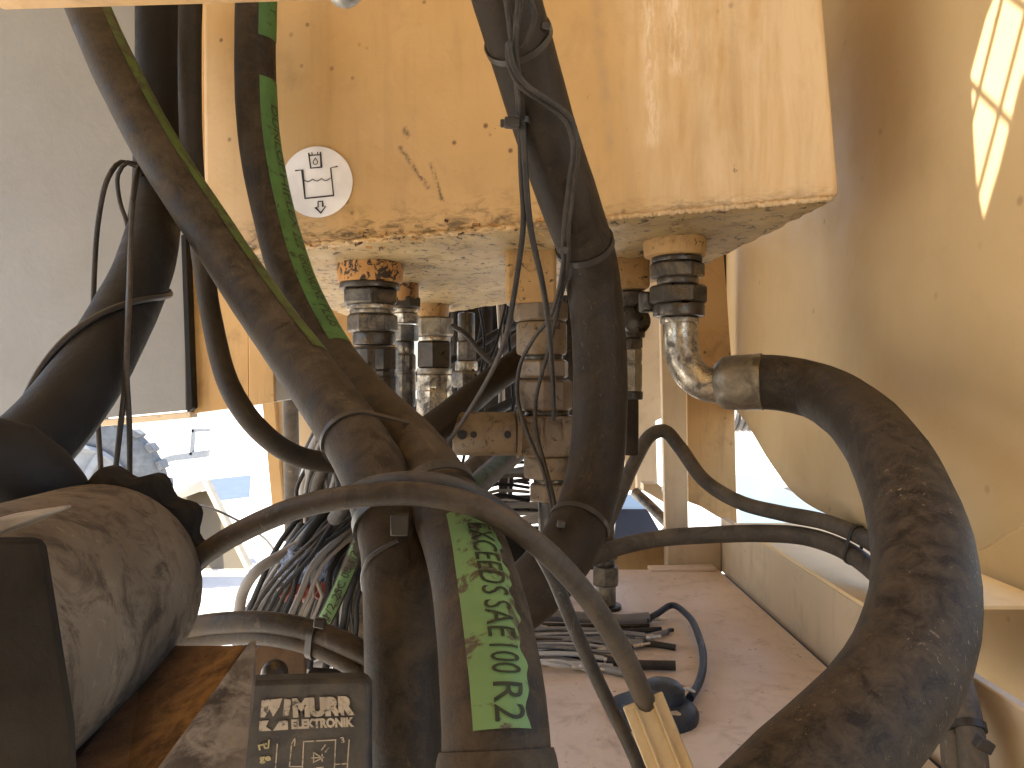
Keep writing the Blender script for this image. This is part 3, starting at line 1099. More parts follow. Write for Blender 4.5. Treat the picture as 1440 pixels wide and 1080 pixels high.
f5 = stack("port_fitting", "small grimy elbow fitting behind the big central hose near the right port", 888, 1.08, [
    ('hex', 410, 432, 44, 'steel', 'nut'), ('ring', 432, 440, 34, 'steel_dark', 'collar'), ('ring', 440, 476, 38, 'steel_dark', 'swivel'),
    ('hex', 476, 490, 34, 'steel', 'nut'), ('ferrule', 490, 550, 30, 'ferrule', 'ferrule'), ('ring', 550, 562, 32, 'tie', 'sleeve'), ('ring', 562, 640, 20, 'hose', 'hose_end')])
lathe("banjo_eye", P(893, 452, 1.06), Vector((.1, -1, 0)), [(0, .019), (.012, .019), (.014, .016)], M['steel_dark'], f5, n=20)
f6 = stack("floor_fitting", "grimy brass coloured fitting standing on the floor plate behind the central hose", 852, 1.2, [
    ('ring', 700, 762, 24, 'tan_valve', 'pipe'), ('hex', 762, 786, 32, 'tan_valve', 'nut'), ('ring', 786, 796, 26, 'steel', 'collar'), ('hex', 796, 822, 38, 'ferrule', 'nut'),
    ('ring', 822, 850, 28, 'ferrule', 'collar'), ('ring', 850, 858, 44, 'steel_dark', 'base')])

#@@HOSES
# ================================================================== hoses
def hose(name, pts, D, mat, label, cat="hose", group=None, lumps=.006, **kw):
    h = Hose(pts, D, lumps=lumps, **kw)
    h.o = tag(h.mesh(name, M[mat]), label, cat, group)
    return h


H1 = hose("hydraulic_hose", [(108, -20, .86), (118, 0, .84), (165, 105, .78), (224, 215, .755), (296, 326, .735), (370, 437, .68), (430, 520, .62),
                             (487, 600, .555), (532, 680, .50), (558, 770, .475), (564, 870, .46), (568, 980, .45), (572, 1110, .44)],
          .0448, 'hose_dusty', "long dusty brown hose running diagonally from top left to bottom centre")
H1.patch("faded_stripe", M['green_old'], H1.o, H1.s_near(110, -5), H1.s_near(430, 520), lambda t: (38, 86))

H2 = hose("hydraulic_hose", [(360, -25, .89), (360, 0, .89), (359, 100, .89), (365, 200, .88), (387, 310, .86), (420, 415, .80), (465, 500, .75), (520, 570, .66),
                             (575, 628, .57), (622, 700, .49), (656, 775, .43), (677, 860, .38), (690, 950, .345), (697, 1030, .325), (700, 1120, .315)],
          .0462, 'hose_dusty', "hose with green printed stripe running from the top to the bottom centre")
ANG = lambda t: (8, 84)
st0 = H2.patch("green_stripe", M['green_up'], H2.o, 0.0, H2.s_y(53, 40), ANG)
s0, s1 = H2.s_y(110, 40), H2.s_y(478, 40)
st1 = H2.patch("green_stripe", M['green_up'], H2.o, s0, s1, lambda t: (10 - 12 * t, 84 - 6 * t))
H2.text("lettering", "Y", M['ink'], st0, H2.s_y(12, 50), H2.s_y(20, 50), .011, lambda t: 40)
words = [("DUNLOP", 148, 240), ("HIFLEX", 246, 322), ("222", 329, 352), ("GREENLINE", 360, 424), ("PLUS", 430, 462)]
cx = lambda y: float(np.interp(y, [100, 200, 310, 415, 500], [359, 365, 387, 420, 465]))
for k, (w_, a, b) in enumerate(words):
    H2.text("lettering", w_, M['ink'], st1, H2.s_y(a, 45), H2.s_y(b, 45), .0112, lambda t, k=k: 40 - 8 * k * .6)
s0, s1 = H2.s_y(716, 15), H2.s_y(1024, 15)
st2 = H2.patch("green_stripe", M['green'], H2.o, s0, s1, lambda t: (-17 - 5 * math.sin(3 * t), 42 + 3 * math.sin(31 * t) + 2 * math.sin(77 * t)), nu=70)
for w_, a, b in (("EXCEEDS", 738, 838), ("SAE", 846, 898), ("100", 908, 950), ("R2", 961, 1014)):
    xx = lambda y: float(np.interp(y, [700, 775, 860, 950, 1030], [622, 656, 677, 690, 697]))
    H2.text("lettering", w_, M['ink'], st2, H2.s_y(a, 22), H2.s_y(b, 22), .0125, lambda t: 5)
sl2 = Hose([H2.on(s1 + .004, 0, -H2.r), H2.on(s1 + .02, 0, -H2.r), H2.on(s1 + .05, 0, -H2.r), H2.c[-1]], .0462 * 1.13, world=True, step=.003)
nn = len(sl2.c)
sl2.rad = [sl2.r * (1 - .075 * math.exp(-i / 1.6)) for i in range(nn)]
sl2.mesh("sleeve", M['hose_dusty'], H2.o, n=40)

H3 = hose("suction_hose", [(702, -40, .61), (713, 0, .62), (742, 100, .66), (772, 200, .69), (803, 290, .72), (829, 370, .77), (841, 460, .79), (844, 550, .78),
                           (840, 640, .765), (825, 710, .74), (795, 775, .70), (750, 828, .68), (695, 868, .69), (630, 890, .75)],
          .0555, 'hose_mid', "thick dark brown hose curving down past the middle of the tank")

H4 = hose("suction_hose", [(1066, 537, .925), (1100, 539, .91), (1145, 549, .885), (1195, 577, .80), (1240, 626, .69), (1277, 700, .59), (1299, 790, .52), (1294, 880, .475),
                           (1258, 965, .445), (1200, 1035, .425), (1130, 1100, .41), (1060, 1170, .40)],
          .0655, 'hose_worn', "thick worn dark hose looping out to the right and down")

H5 = hose("suction_hose", [(224, -20, .94), (223, 0, .93), (223, 150, .90), (220, 280, .84), (205, 370, .73), (165, 458, .64), (112, 545, .56), (48, 622, .51), (-50, 700, .46)],
          .0515, 'hose_black', "thick black hose hanging along the grey panel at left")
H5b = hose("rubber_elbow", [(-180, 645, .42), (-70, 645, .42), (10, 655, .425), (58, 700, .44), (86, 760, .47), (95, 820, .50)], .0500, 'hose_black', "short black rubber elbow above the dirty cylinder at left")
H6 = hose("slim_hose", [(269, -20, .84), (268, 0, .84), (267, 120, .85), (271, 240, .87), (283, 350, .92), (298, 450, .93), (326, 550, .87), (365, 605, .86),
                        (415, 640, .89), (480, 652, .93), (540, 655, .97)], .0245, 'hose_black', "slim black hose swinging from the top left under the diagonal hose")
H6.o.data.materials[0] = M['hose']
H7 = hose("hydraulic_hose", [(742, 500, 1.16), (700, 530, 1.12), (655, 566, 1.05), (605, 606, .95), (560, 650, .85)], .040, 'hose', "dark hose slanting behind the socket and the bundled hoses")
H8 = hose("hydraulic_hose", [(740, 625, 1.28), (705, 652, 1.2), (668, 685, 1.1), (620, 730, 1.0)], .034, 'hose_grey', "green striped hose just under the horizontal socket")
H8.patch("green_stripe", M['green_old'], H8.o, .005, H8.s[-1] - .01, lambda t: (-50, 5))
H9 = hose("hydraulic_hose", [(690, 632, 1.34), (660, 660, 1.3), (630, 690, 1.25), (600, 730, 1.2)], .030, 'hose_grey', "grey hose behind the green striped hose under the socket")

# slim hoses at right
R1 = hose("slim_hose", [(850, 745, 1.16), (868, 705, 1.16), (893, 648, 1.18), (915, 612, 1.19), (934, 606, 1.19), (955, 628, 1.18), (990, 675, 1.15), (1040, 706, 1.10),
                        (1100, 722, 1.05), (1160, 734, 1.0), (1215, 757, .95), (1270, 800, .84), (1320, 880, .71), (1352, 970, .64), (1366, 1040, .61), (1372, 1110, .60)],
          .0215, 'hose_grey', "upper slim grey hose humped over the column on the right")
R2 = hose("slim_hose", [(820, 790, 1.10), (868, 770, 1.12), (930, 757, 1.12), (1000, 752, 1.1), (1070, 750, 1.07), (1130, 754, 1.03), (1185, 772, .98), (1235, 808, .92),
                        (1285, 870, .76), (1325, 960, .67), (1344, 1040, .625), (1350, 1110, .615)],
          .0245, 'hose_grey', "lower slim grey hose running level behind the thick worn hose")

#@@CABLES
# ================================================================== cables
def cable(pts, D, mat, label, name="cable", group=None, cat="cable"):
    return hose(name, pts, D, mat, label, cat, group, lumps=.0)


C1 = cable([(225, 822, .46), (262, 797, .445), (330, 752, .43), (425, 712, .415), (520, 696, .405), (600, 696, .405), (680, 716, .405), (755, 765, .41), (825, 838, .425),
            (878, 922, .445), (910, 992, .46), (918, 1012, .465)], .0125, 'cable_dust', "dusty cable arching across the bundled hoses into the cream profile")
C2 = cable([(470, 730, .47), (500, 690, .445), (560, 674, .425), (625, 678, .42), (690, 706, .43), (740, 750, .445), (775, 805, .46), (803, 872, .47), (843, 962, .48), (886, 1050, .485), (905, 1095, .485)],
           .0088, 'cable', "thin black cable running just behind the dusty arching cable")
C3 = cable([(225, 890, .56), (300, 877, .54), (380, 876, .52), (440, 888, .51), (500, 912, .50), (560, 945, .50)], .0150, 'cable_dust', "upper of two dusty cables tied together at lower left")
C4 = cable([(250, 906, .56), (320, 893, .54), (385, 895, .52), (440, 908, .51), (500, 938, .50), (560, 975, .50)], .0135, 'cable_dust', "lower of two dusty cables tied together at lower left")

# loops and drops at left
cable([(137, 720, .78), (142, 690, .78), (138, 600, .78), (132, 500, .78), (132, 400, .78), (139, 305, .78), (152, 250, .78), (170, 228, .79), (190, 233, .80), (200, 260, .86)],
      .0052, 'cable', "thin black cable looping beside the thick black hose, leftmost drop", group=None)
cable([(200, 235, .78), (180, 228, .77), (166, 245, .77), (169, 285, .77), (178, 312, .77), (181, 340, .76)], .0044, 'cable', "short black cable loop tucked against the thick black hose")
cable([(200, 225, .78), (190, 250, .755), (184, 330, .69), (180, 440, .60), (176, 540, .56), (167, 620, .56), (158, 700, .57)], .0042, 'cable', "thin black cable dropping over the thick black hose, middle drop")
cable([(196, 228, .775), (186, 300, .72), (182, 420, .61), (178, 520, .56), (182, 600, .56), (182, 700, .57)], .0040, 'cable', "thin black cable dropping over the thick black hose, right drop")
sa, sb = H5.s_near(200, 385), H5.s_near(70, 598)
sp_ = Hose([H5.on(sa + (sb - sa) * q / 16, math.radians(120 - 240 * q / 16), .0022) for q in range(17)], .0055, world=True, step=.006)
tag(sp_.mesh("strap", M['tie']), "black strap wound round the thick black hose", "strap")

# thin leads hanging before the central hose
G = "thin leads hanging before the central hose"
cable([(706, -20, .575), (712, 0, .58), (720, 60, .59), (727, 120, .62), (731, 172, .66), (733, 240, .67), (736, 310, .68), (729, 375, .70), (712, 470, .74), (690, 525, .80), (655, 585, .86), (622, 635, .88)],
      .0052, 'cable', "thin black lead bending left below the tank before the valve column", group=G)
cable([(730, -20, .57), (730, 0, .575), (724, 60, .59), (731, 130, .62), (735, 172, .655), (738, 230, .665), (746, 320, .68), (763, 400, .72), (773, 470, .80), (778, 540, .86), (779, 590, .88)],
      .0056, 'cable', "thin black lead ending before the middle of the valve column", group=G)
cable([(714, 60, .588), (716, 90, .595), (733, 122, .61), (768, 146, .625), (797, 172, .64), (806, 205, .645), (800, 260, .67), (793, 320, .69), (792, 372, .73), (776, 440, .80), (748, 480, .85), (731, 515, .87), (728, 560, .88), (742, 610, .87), (763, 660, .85), (777, 720, .80), (775, 760, .76)],
      .0048, 'cable', "long thin lead snaking over the central hose and down the valve, outer strand", group=G)
cable([(716, 58, .586), (720, 88, .592), (738, 118, .607), (772, 141, .62), (803, 168, .638), (812, 205, .645), (806, 260, .67), (799, 320, .69), (798, 372, .73), (786, 430, .80), (768, 505, .86), (754, 560, .88), (754, 605, .87), (768, 660, .85), (781, 715, .80), (779, 760, .76)],
      .0048, 'cable', "long thin lead snaking over the central hose and down the valve, inner strand", group=G)
cable([(735, -20, .565), (752, 20, .58), (744, 50, .59), (736, 68, .597)], .0045, 'cable', "short thin lead at the very top of the central hose", group=G)
cable([(636, 458, 1.1), (655, 470, 1.08), (680, 500, 1.06), (694, 512, 1.05)], .0075, 'cable', "short grey black lead in the dark gap beside the bright zinc fitting")

# ties
def tie(circles, axis, label, head=None, width=.0048, mat='tie', tail=None):
    c0 = circles[0][0]
    o = band("zip_tie", hull_loop(circles, axis), axis.normalized(), width, .0013, M[mat])
    tag(o, label, "zip tie")
    if head is not None:
        boxm("tie_head", head, (.0075, .005, .006), M[mat], o, bevel=.0008, rot=(0, .2, 0))
    if tail is not None:
        Hose(tail, .0035, step=.004).mesh("tie_tail", M[mat], o)
    return o


def at_s(h, px, py, extra=.0):
    c, T, V, S, r = h.frame(h.s_near(px, py))
    return c, T, r


c, T, r = at_s(H3, 728, 55)
tie([(c, r)], (T + Vector((0, 0, .25))).normalized(), "black tie round the central hose near the top", P(768, 38, .62), width=.006)
c, T, r = at_s(H3, 822, 345)
tie([(c, r)], T, "black tie round the central hose below the tank edge", P(793, 352, .70), width=.0075)
c, T, r = at_s(H3, 812, 738)
tie([(c, r)], T, "black tie round the lower bend of the central hose", P(789, 737, .685), width=.0055)
c1, T1, r1 = at_s(H1, 500, 618)
c2, T2, r2 = at_s(H2, 570, 622)
tie([(c1, r1), (c2, r2)], ((T1 + T2) * .5 + Vector((0, 0, -.2))).normalized(), "black strap binding the two bundled hoses at their crossing", width=.0045)
c1, T1, r1 = at_s(H1, 548, 735)
c2, T2, r2 = at_s(H2, 640, 738)
tie([(c1, r1), (c2 + (c1 - c2) * .12, r2)], ((T1 + T2) * .5).normalized(), "black strap with square buckle round the bundled hoses under the arching cable", None, width=.007,
    tail=[(560, 760, .452), (540, 770, .452), (520, 785, .455), (511, 808, .462), (512, 830, .47)])
bk = boxm("buckle", P(563, 738, .448), (.011, .006, .0125), M['tie'], bpy.data.objects["zip_tie.004"], bevel=.001)
c1, T1, r1 = at_s(C3, 445, 890)
c2, T2, r2 = at_s(C4, 440, 908)
tie([(c1, r1), (c2, r2)], T1, "black tie holding the two dusty cables at lower left", P(450, 876, .495))
c1, T1, r1 = at_s(R1, 1205, 752)
c2, T2, r2 = at_s(R2, 1188, 773)
tie([(c1, r1), (c2 + T1 * (c1 - c2).dot(T1), r2)], T1, "black tie joining the two slim hoses before the thick worn hose", P(1232, 749, .95))
c1, T1, r1 = at_s(R1, 1362, 1022)
c2, T2, r2 = at_s(R2, 1340, 1022)
tie([(c1, r1), (c2 + T1 * (c1 - c2).dot(T1), r2)], T1, "black tie with protruding head on the slim hoses at bottom right", None, width=.006)
boxm("tie_head", P(1383, 1047, .59), (.013, .008, .009), M['tie'], bpy.data.objects["zip_tie.007"], bevel=.001, rot=(0, .5, 0))
cl = thing("cable_clip", P(718, 174, .655), "small black clip holding the thin leads before the central hose", "clip")
boxm("clip_body", P(720, 173, .652), (.013, .008, .0085), M['tie'], cl, bevel=.0012, rot=(0, .08, 0))
boxm("clip_tongue", P(708, 173.5, .652), (.0055, .005, .006), M['tie'], cl, bevel=.0008)
band("clip_loop", hull_loop([(P(732, 172, .66), .005), (P(735, 172, .657), .005)], Vector((0, 0, 1))), Vector((0, 0, 1)), .005, .001, M['tie'], cl)

#@@LOWERLEFT
# ================================================================== lower left
cy = thing("dirty_cylinder", P(110, 1000, .40), "dust caked metal cylinder with a black scalloped knob at lower left", "cylinder")
LL = .62
ca, cb = P(-55, 930, .50 * LL), P(143, 822, .70 * LL)
axc = (cb - ca) * 1.4
ca = cb - axc
R0 = .094 * LL
Lc = axc.length
lathe("barrel", ca, axc, [(0, R0), (Lc * .3, R0), (Lc * .9, R0), (Lc * .965, R0 * .985), (Lc * .99, R0 * .95), (Lc, R0 * .9)], M['dusty_steel'], cy, n=56, jitter=.002)
a_, u_, v_2 = axes(axc)
kn, vv, ff = 44, [], []
kc = cb + axc.normalized() * .008 + Vector((.002, 0, .013))
for hgt, sc in ((0, .92), (.003, 1), (.016, 1), (.019, .92)):
    for k in range(kn * 2):
        t = math.pi * k / kn
        rr = (.0795 + .0055 * math.cos(t * 11)) * sc * LL
        vv.append(kc + a_ * hgt + (u_ * math.cos(t) + v_2 * math.sin(t)) * rr)
nk = kn * 2
for i in range(3):
    for k in range(nk):
        ff.append((i * nk + k, i * nk + (k + 1) % nk, (i + 1) * nk + (k + 1) % nk, (i + 1) * nk + k))
ff += [tuple(range(nk)), tuple(3 * nk + k for k in range(nk))]
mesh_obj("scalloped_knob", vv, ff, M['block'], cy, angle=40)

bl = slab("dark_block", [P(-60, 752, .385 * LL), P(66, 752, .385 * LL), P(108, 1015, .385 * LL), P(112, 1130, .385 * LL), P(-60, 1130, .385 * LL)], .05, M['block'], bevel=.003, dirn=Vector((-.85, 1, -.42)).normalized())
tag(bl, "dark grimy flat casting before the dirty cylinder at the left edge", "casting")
pl = slab("wooden_strip", [P(-30, 735, .42 * LL), P(53, 722, .42 * LL), P(54, 727, .42 * LL), P(-30, 762, .42 * LL)], .02, M['tray'], bevel=.0008)
tag(pl, "pale strip poking in over the dark casting at the left edge", "strip")

tr = thing("rusty_tray", P(220, 1050, .5 * LL), "rusty brown open tray in front of the dirty cylinder", "tray")
# floor of the tray, far lip and the pale near side
A, B, Cc, D_ = P(85, 1110, .46 * LL), P(345, 905, .62 * LL), P(225, 908, .66 * LL), P(60, 1010, .60 * LL)
slab("tray_floor", [P(60, 1120, .47 * LL), P(205, 1110, .46 * LL), P(345, 908, .60 * LL), P(225, 908, .66 * LL), P(80, 1012, .62 * LL)], .003, M['rust_brown'], tr, dirn=Vector((0, .1, -1)).normalized(), bevel=0)
slab("tray_side", [P(200, 1110, .452 * LL), P(352, 902, .592 * LL), P(352, 960, .592 * LL), P(330, 1130, .45 * LL), P(200, 1130, .44 * LL)], .003, M['tray'], tr, dirn=Vector((.6, .8, 0)).normalized(), bevel=0)
bk2 = thing("relay_bracket", P(385, 960, .52), "brown chamfered bracket with a round bolt behind the relay module", "bracket")
slab_px("plate", [(350, 1010), (350, 922), (371, 900), (430, 898), (430, 1010)], .535, .004, M['rust_brown'], bk2)
slab_px("arm", [(404, 1000), (520, 1000), (520, 945), (436, 940)], .56, .004, M['block'], bk2)
lathe("bolt_head", P(387, 946, .455), Vector((.05, -1, .2)), [(0, .0078), (.003, .0078), (.006, .006), (.0075, .003)], M['steel_dark'], bk2, n=24)

# relay module
rl = thing("relay_module", P(430, 1080, .40), "dusty black relay module with worn lettering at the bottom", "relay")
RD = .40
ro = []
for (cxp, cyp, a0) in ((501, 973, 0), (350, 977, 90)):
    for k in range(7):
        t = math.radians(a0 + 90 * k / 6)
        ro.append((cxp + 18 * math.cos(t), cyp - 18 * math.sin(t)))
ro += [(324, 1130), (519, 1130)]
rh = slab_px("housing", ro, RD, .012, M['plastic'], rl, bevel=.0022)
RP = Plane(P(340, 1000, RD), P(500, 1000, RD), P(400, 1080, RD))
pr = M['print']
flat_text("lettering", "MURR", RP, (412, 1007), (499, 1003), 23, pr, rh, bold=.075)
flat_text("lettering", "ELEKTRONIK", RP, (410, 1024.5), (498, 1021), 12, pr, rh, bold=.055)
flat_poly("emblem", RP, [(368, 985), (397, 982), (393, 994), (384, 1008), (379, 997), (372, 1009), (366, 1009)], pr, rh)
flat_poly("emblem", RP, [(400, 983), (410, 984), (406, 1006), (398, 1007)], pr, rh)
flat_poly("emblem", RP, [(365, 1014), (378, 1013), (374, 1022), (382, 1027.5), (364, 1028.5)], pr, rh)
flat_poly("emblem", RP, [(393, 1014), (405, 1013), (405, 1026), (384, 1027.5)], pr, rh)
flat_text("lettering", "rt/", RP, (364, 1055), (382, 1051), 11, M['print_y'], rh)
flat_text("lettering", "ge", RP, (365, 1071), (381, 1069), 9, M['print_y'], rh)
for ln in ([(390, 1046), (387, 1085)], [(410, 1047), (407, 1078)], [(415, 1040), (414, 1049)], [(409, 1047), (415, 1038)], [(407, 1078), (425, 1078)],
           [(425, 1085), (427, 1043), (472, 1040.5), (470, 1085)], [(470, 1075), (488, 1074)], [(491, 1040), (488, 1085)],
           [(438, 1066), (456, 1065)], [(441, 1058), (441, 1072), (453, 1066), (441, 1058)], [(453, 1060), (453, 1071)],
           [(452, 1055), (458, 1047)], [(457, 1058), (463, 1051)], [(440, 1080), (455, 1079)]):
    flat_line("circuit_line", RP, ln, 1.7, pr, rh)
flat_text("lettering", "3", RP, (480, 1045), (485, 1044), 8, pr, rh)

#@@FLOORSTUFF
# ================================================================== on the floor plate
def fp(px, py, h=.0):
    """point of the floor plate under a photo point"""
    dd = (CAMZ - FZ) * F / (py - 540)
    q = P(px, py, dd)
    q.z += h
    return q


hb = thing("cut_cable_bundle", fp(850, 905), "bundle of cut grey and black cables lying on the floor plate", "cables")
bun = [((700, 880), (790, 878), (870, 880), (912, 878), .017, 'cable_grey'), ((690, 892), (790, 890), (880, 893), (930, 892), .010, 'cable'),
       ((690, 900), (800, 899), (890, 902), (938, 894), .008, 'cable_grey'), ((690, 908), (800, 908), (870, 910), (905, 912), .011, 'cable_grey'),
       ((690, 915), (800, 915), (850, 914), (884, 912), .007, 'cable_pale'), ((690, 884), (780, 884), (860, 887), (905, 889), .008, 'cable'),
       ((690, 925), (770, 926), (800, 928), (830, 930), .009, 'cable'), ((690, 872), (760, 872), (820, 874), (860, 875), .010, 'cable'),
       ((690, 921), (800, 926), (880, 940), (950, 944), .012, 'cable'), ((690, 927), (770, 934), (840, 944), (886, 955), .010, 'cable_grey'),
       ((690, 895), (780, 896), (850, 897), (900, 899), .008, 'cable_dust'), ((690, 912), (780, 912), (840, 918), (876, 919), .006, 'cable_dust')]
for k, (a, b, c, e, D, mt) in enumerate(bun):
    hh = Hose([fp(*a, D / 2 + .002), fp(*b, D / 2 + .002), fp(*c, D / 2), fp(*e, D / 2 + .001)], D, world=True)
    hh.mesh("strand", M[mt], hb, n=10)
for k in range(26):
    y_ = random.uniform(868, 948)
    xe = random.uniform(800, 935) if y_ < 925 else random.uniform(800, 900)
    D = random.choice([.0035, .0045, .006])
    yy = y_ + random.uniform(-6, 6)
    Hose([fp(690, y_ + random.uniform(-5, 5), .010), fp(760, y_, .012 + random.random() * .006), fp((760 + xe) / 2, (y_ + yy) / 2 + random.uniform(-3, 3), .010 + random.random() * .006), fp(xe, yy, D / 2 + random.random() * .01)],
         D, world=True).mesh("strand", M[random.choice(['cable_grey', 'cable_pale', 'cable_pale', 'cable_dust', 'cable_grey'])], hb, n=8)
    if k % 2 == 0:
        lathe("lug", fp(xe, yy, D / 2 + .004), Vector((1, random.uniform(-.4, .4), random.uniform(0, .3))), [(0, D * .75), (.012, D * .75), (.013, D * .5), (.022, D * .45)], M['bolt'], hb, n=10)
for (a, b, D, mt) in (((884, 912), (896, 911), .009, 'bolt'), ((896, 910), (950, 915), .0085, 'tie'), ((938, 894), (946, 890), .006, 'tie')):
    Hose([fp(*a, .005), fp((a[0] + b[0]) / 2, (a[1] + b[1]) / 2 - 1, .005), fp(*b, .004)], D, world=True).mesh("lug", M[mt], hb, n=10)

lc = Hose([fp(908, 880, .008), fp(925, 874, .012), fp(945, 868, .018), fp(968, 882, .016), fp(985, 915, .012), fp(989, 945, .010), fp(982, 972, .008), fp(970, 992, .008)], .0095, world=True)
o = lc.mesh("loop_cable", M['cable_blue'])
tag(o, "glossy blue black cable looping off the cut cables to the round plug", "cable")
pg = thing("round_plug", fp(918, 1008), "black round rubber plug with stripped wires under the cream profile", "plug")
lathe("plug_body", fp(918, 1006, .0), Vector((0, 0, 1)), [(0, .048), (.004, .0485), (.009, .046), (.012, .040), (.013, .02)], M['cable_blue'], pg, n=30, jitter=.012)
lathe("hub", fp(932, 998, .010), Vector((.1, 0, 1)), [(0, .024), (.016, .022), (.02, .016)], M['cable_blue'], pg, n=16, jitter=.04)
Hose([fp(942, 1005, .02), fp(955, 996, .024), fp(972, 986, .012)], .0036, world=True).mesh("wire", M['wire_orange'], pg)
Hose([fp(945, 1008, .02), fp(962, 1000, .024), fp(976, 988, .012)], .0034, world=True).mesh("wire", M['wire_white'], pg)
hexa("screw", fp(950, 1021, .009), Vector((0, -.3, 1)), .006, .004, M['bolt'], pg)

cp = thing("cream_profile", P(925, 1080, .47), "cream paint flaked square profile taking in the arching cable", "profile")
pa, pb = P(904, 985, .468), P(962, 1130, .44)
axp = (pb - pa).normalized()
sx_ = axp.cross(Vector((0, 1, 0))).normalized()
sy_ = sx_.cross(axp).normalized()
lenp = (pb - pa).length
for (ox, oy, wx, wy) in ((0, -.0105, .025, .0025), (0, .0105, .025, .0025), (-.0115, 0, .0025, .0184), (.0115, 0, .0025, .0184)):
    boxm("wall", pa + axp * lenp / 2 + sx_ * ox + sy_ * oy, (wx, wy, lenp), M['cream_profile'], cp, X=sx_, Y=sy_, Z=axp, bevel=.0006)
boxm("rusty_mouth", pa + axp * .005, (.0203, .0183, .004), M['rust_brown'], cp, X=sx_, Y=sy_, Z=axp, bevel=.0004)
for s_ in (-1, 1):
    boxm("rib", pa + axp * (lenp / 2 + .004) - sy_ * .0125 * (1 if (Vector((0, 0, CAMZ)) - pa).dot(-sy_) > 0 else -1) + sx_ * s_ * .0055, (.0016, .0018, lenp), M['cream_profile'], cp, X=sx_, Y=sy_, Z=axp, bevel=.0004)

#@@HARNESS
# ================================================================== wiring behind
wh = thing("wire_harness", P(430, 880, 1.0), "tangled loom of black and grey wires behind the arching cable at left", "wiring")
mats = ['cable', 'cable', 'hose_black', 'hose_black', 'hose_black', 'hose_black', 'cable_grey', 'cable_pale']
for k in range(120):
    t = random.random()
    dd = random.uniform(.92, 1.3)
    x0, y0 = 510 + random.uniform(-26, 26), 682 + 95 * t + random.uniform(-8, 8)
    x1, y1 = 345 + 150 * t + random.uniform(-12, 12), 880 + random.uniform(-6, 12)
    mx, my = (x0 + x1) / 2 - 16 * (1 - t) + random.uniform(-7, 7), (y0 + y1) / 2 - 14 + random.uniform(-7, 7)
    Hose([(x0 + 30, y0 - 20, dd), (x0, y0, dd), ((x0 + mx) / 2 - 6, (y0 + my) / 2 - 8, dd - .02), (mx, my, dd - .03), ((x1 + mx) / 2 - 3, (y1 + my) / 2, dd - .02), (x1, y1, dd), (x1 - 14, y1 + 60, dd)],
         random.choice([.004, .005, .007, .009, .012]), step=.012).mesh("wire", M[random.choice(mats)], wh, n=8)
for k in range(11):
    o1, o2 = random.uniform(-10, 12), random.uniform(-14, 14)
    x1 = 352 + 9 * k + random.uniform(-4, 4)
    dd = random.uniform(.81, .85)
    Hose([(520 + o1, 680 + 5 * k, dd + .05), (478 + o1 + 1.5 * k, 716 + 5 * k, dd + .02), (418 + o2 + 4 * k, 778 + 2.4 * k, dd), (x1 + 18, 838, dd), (x1, 880, dd), (x1 - 8, 940, dd)],
         random.choice([.004, .005, .007]), step=.012).mesh("wire", M[random.choice(['hose_black', 'hose_black', 'cable', 'cable_grey'])], wh, n=8)
for k in range(30):
    x = 425 + random.uniform(0, 70)
    dd = random.uniform(1.1, 1.5)
    Hose([(x + 18, 590 + random.uniform(-10, 20), dd), (x + random.uniform(-8, 12), 640, dd), (x + random.uniform(-20, 5), 690, dd), (x + random.uniform(-34, 0), 735, dd)],
         random.choice([.007, .010, .014, .018]), step=.012).mesh("wire", M[random.choice(['cable_grey', 'hose_grey', 'cable_pale', 'cable'])], wh, n=10)
Hose([(410, 880, .92), (420, 935, .93), (450, 922, .93), (505, 925, .95)], .012).mesh("wire", M['cable_pale'], wh)
Hose([(400, 960, .94), (430, 942, .93), (470, 930, .93), (520, 922, .95)], .013).mesh("wire", M['cable_grey'], wh)
lw = cable([(338, 905, .9), (336, 870, .9), (342, 832, .9), (362, 802, .9), (400, 778, .92), (450, 748, .95), (500, 712, 1.0)], .013, 'cable_grey', "pale dusty cable bowing out at the left of the wire loom")
gh = hose("hydraulic_hose", [(440, 900, .80), (462, 862, .80), (490, 800, .82), (515, 735, .84), (530, 690, .86)], .017, 'hose', "slim hose with bright green print inside the wire loom")
gst = gh.patch("green_stripe", M['green'], gh.o, .012, gh.s[-1] - .03, lambda t: (-48, 48))
gh.text("lettering", "1/2 2SC 08 1/2 2SC", M['ink'], gst, gh.s_y(868, 0), gh.s_y(745, 0), .0075, lambda t: -22)
lpz = slab_px("loom_bracket", [(455, 915), (530, 915), (530, 760), (508, 765)], 1.06, .01, M['dusty_steel'])
tag(lpz, "dusty slanted plate beside the green printed slim hose", "bracket")
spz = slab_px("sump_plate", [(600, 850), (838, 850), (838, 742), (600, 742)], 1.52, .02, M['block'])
tag(spz, "dark low plate behind the crossing of the central hose and bundled hoses", "plate")
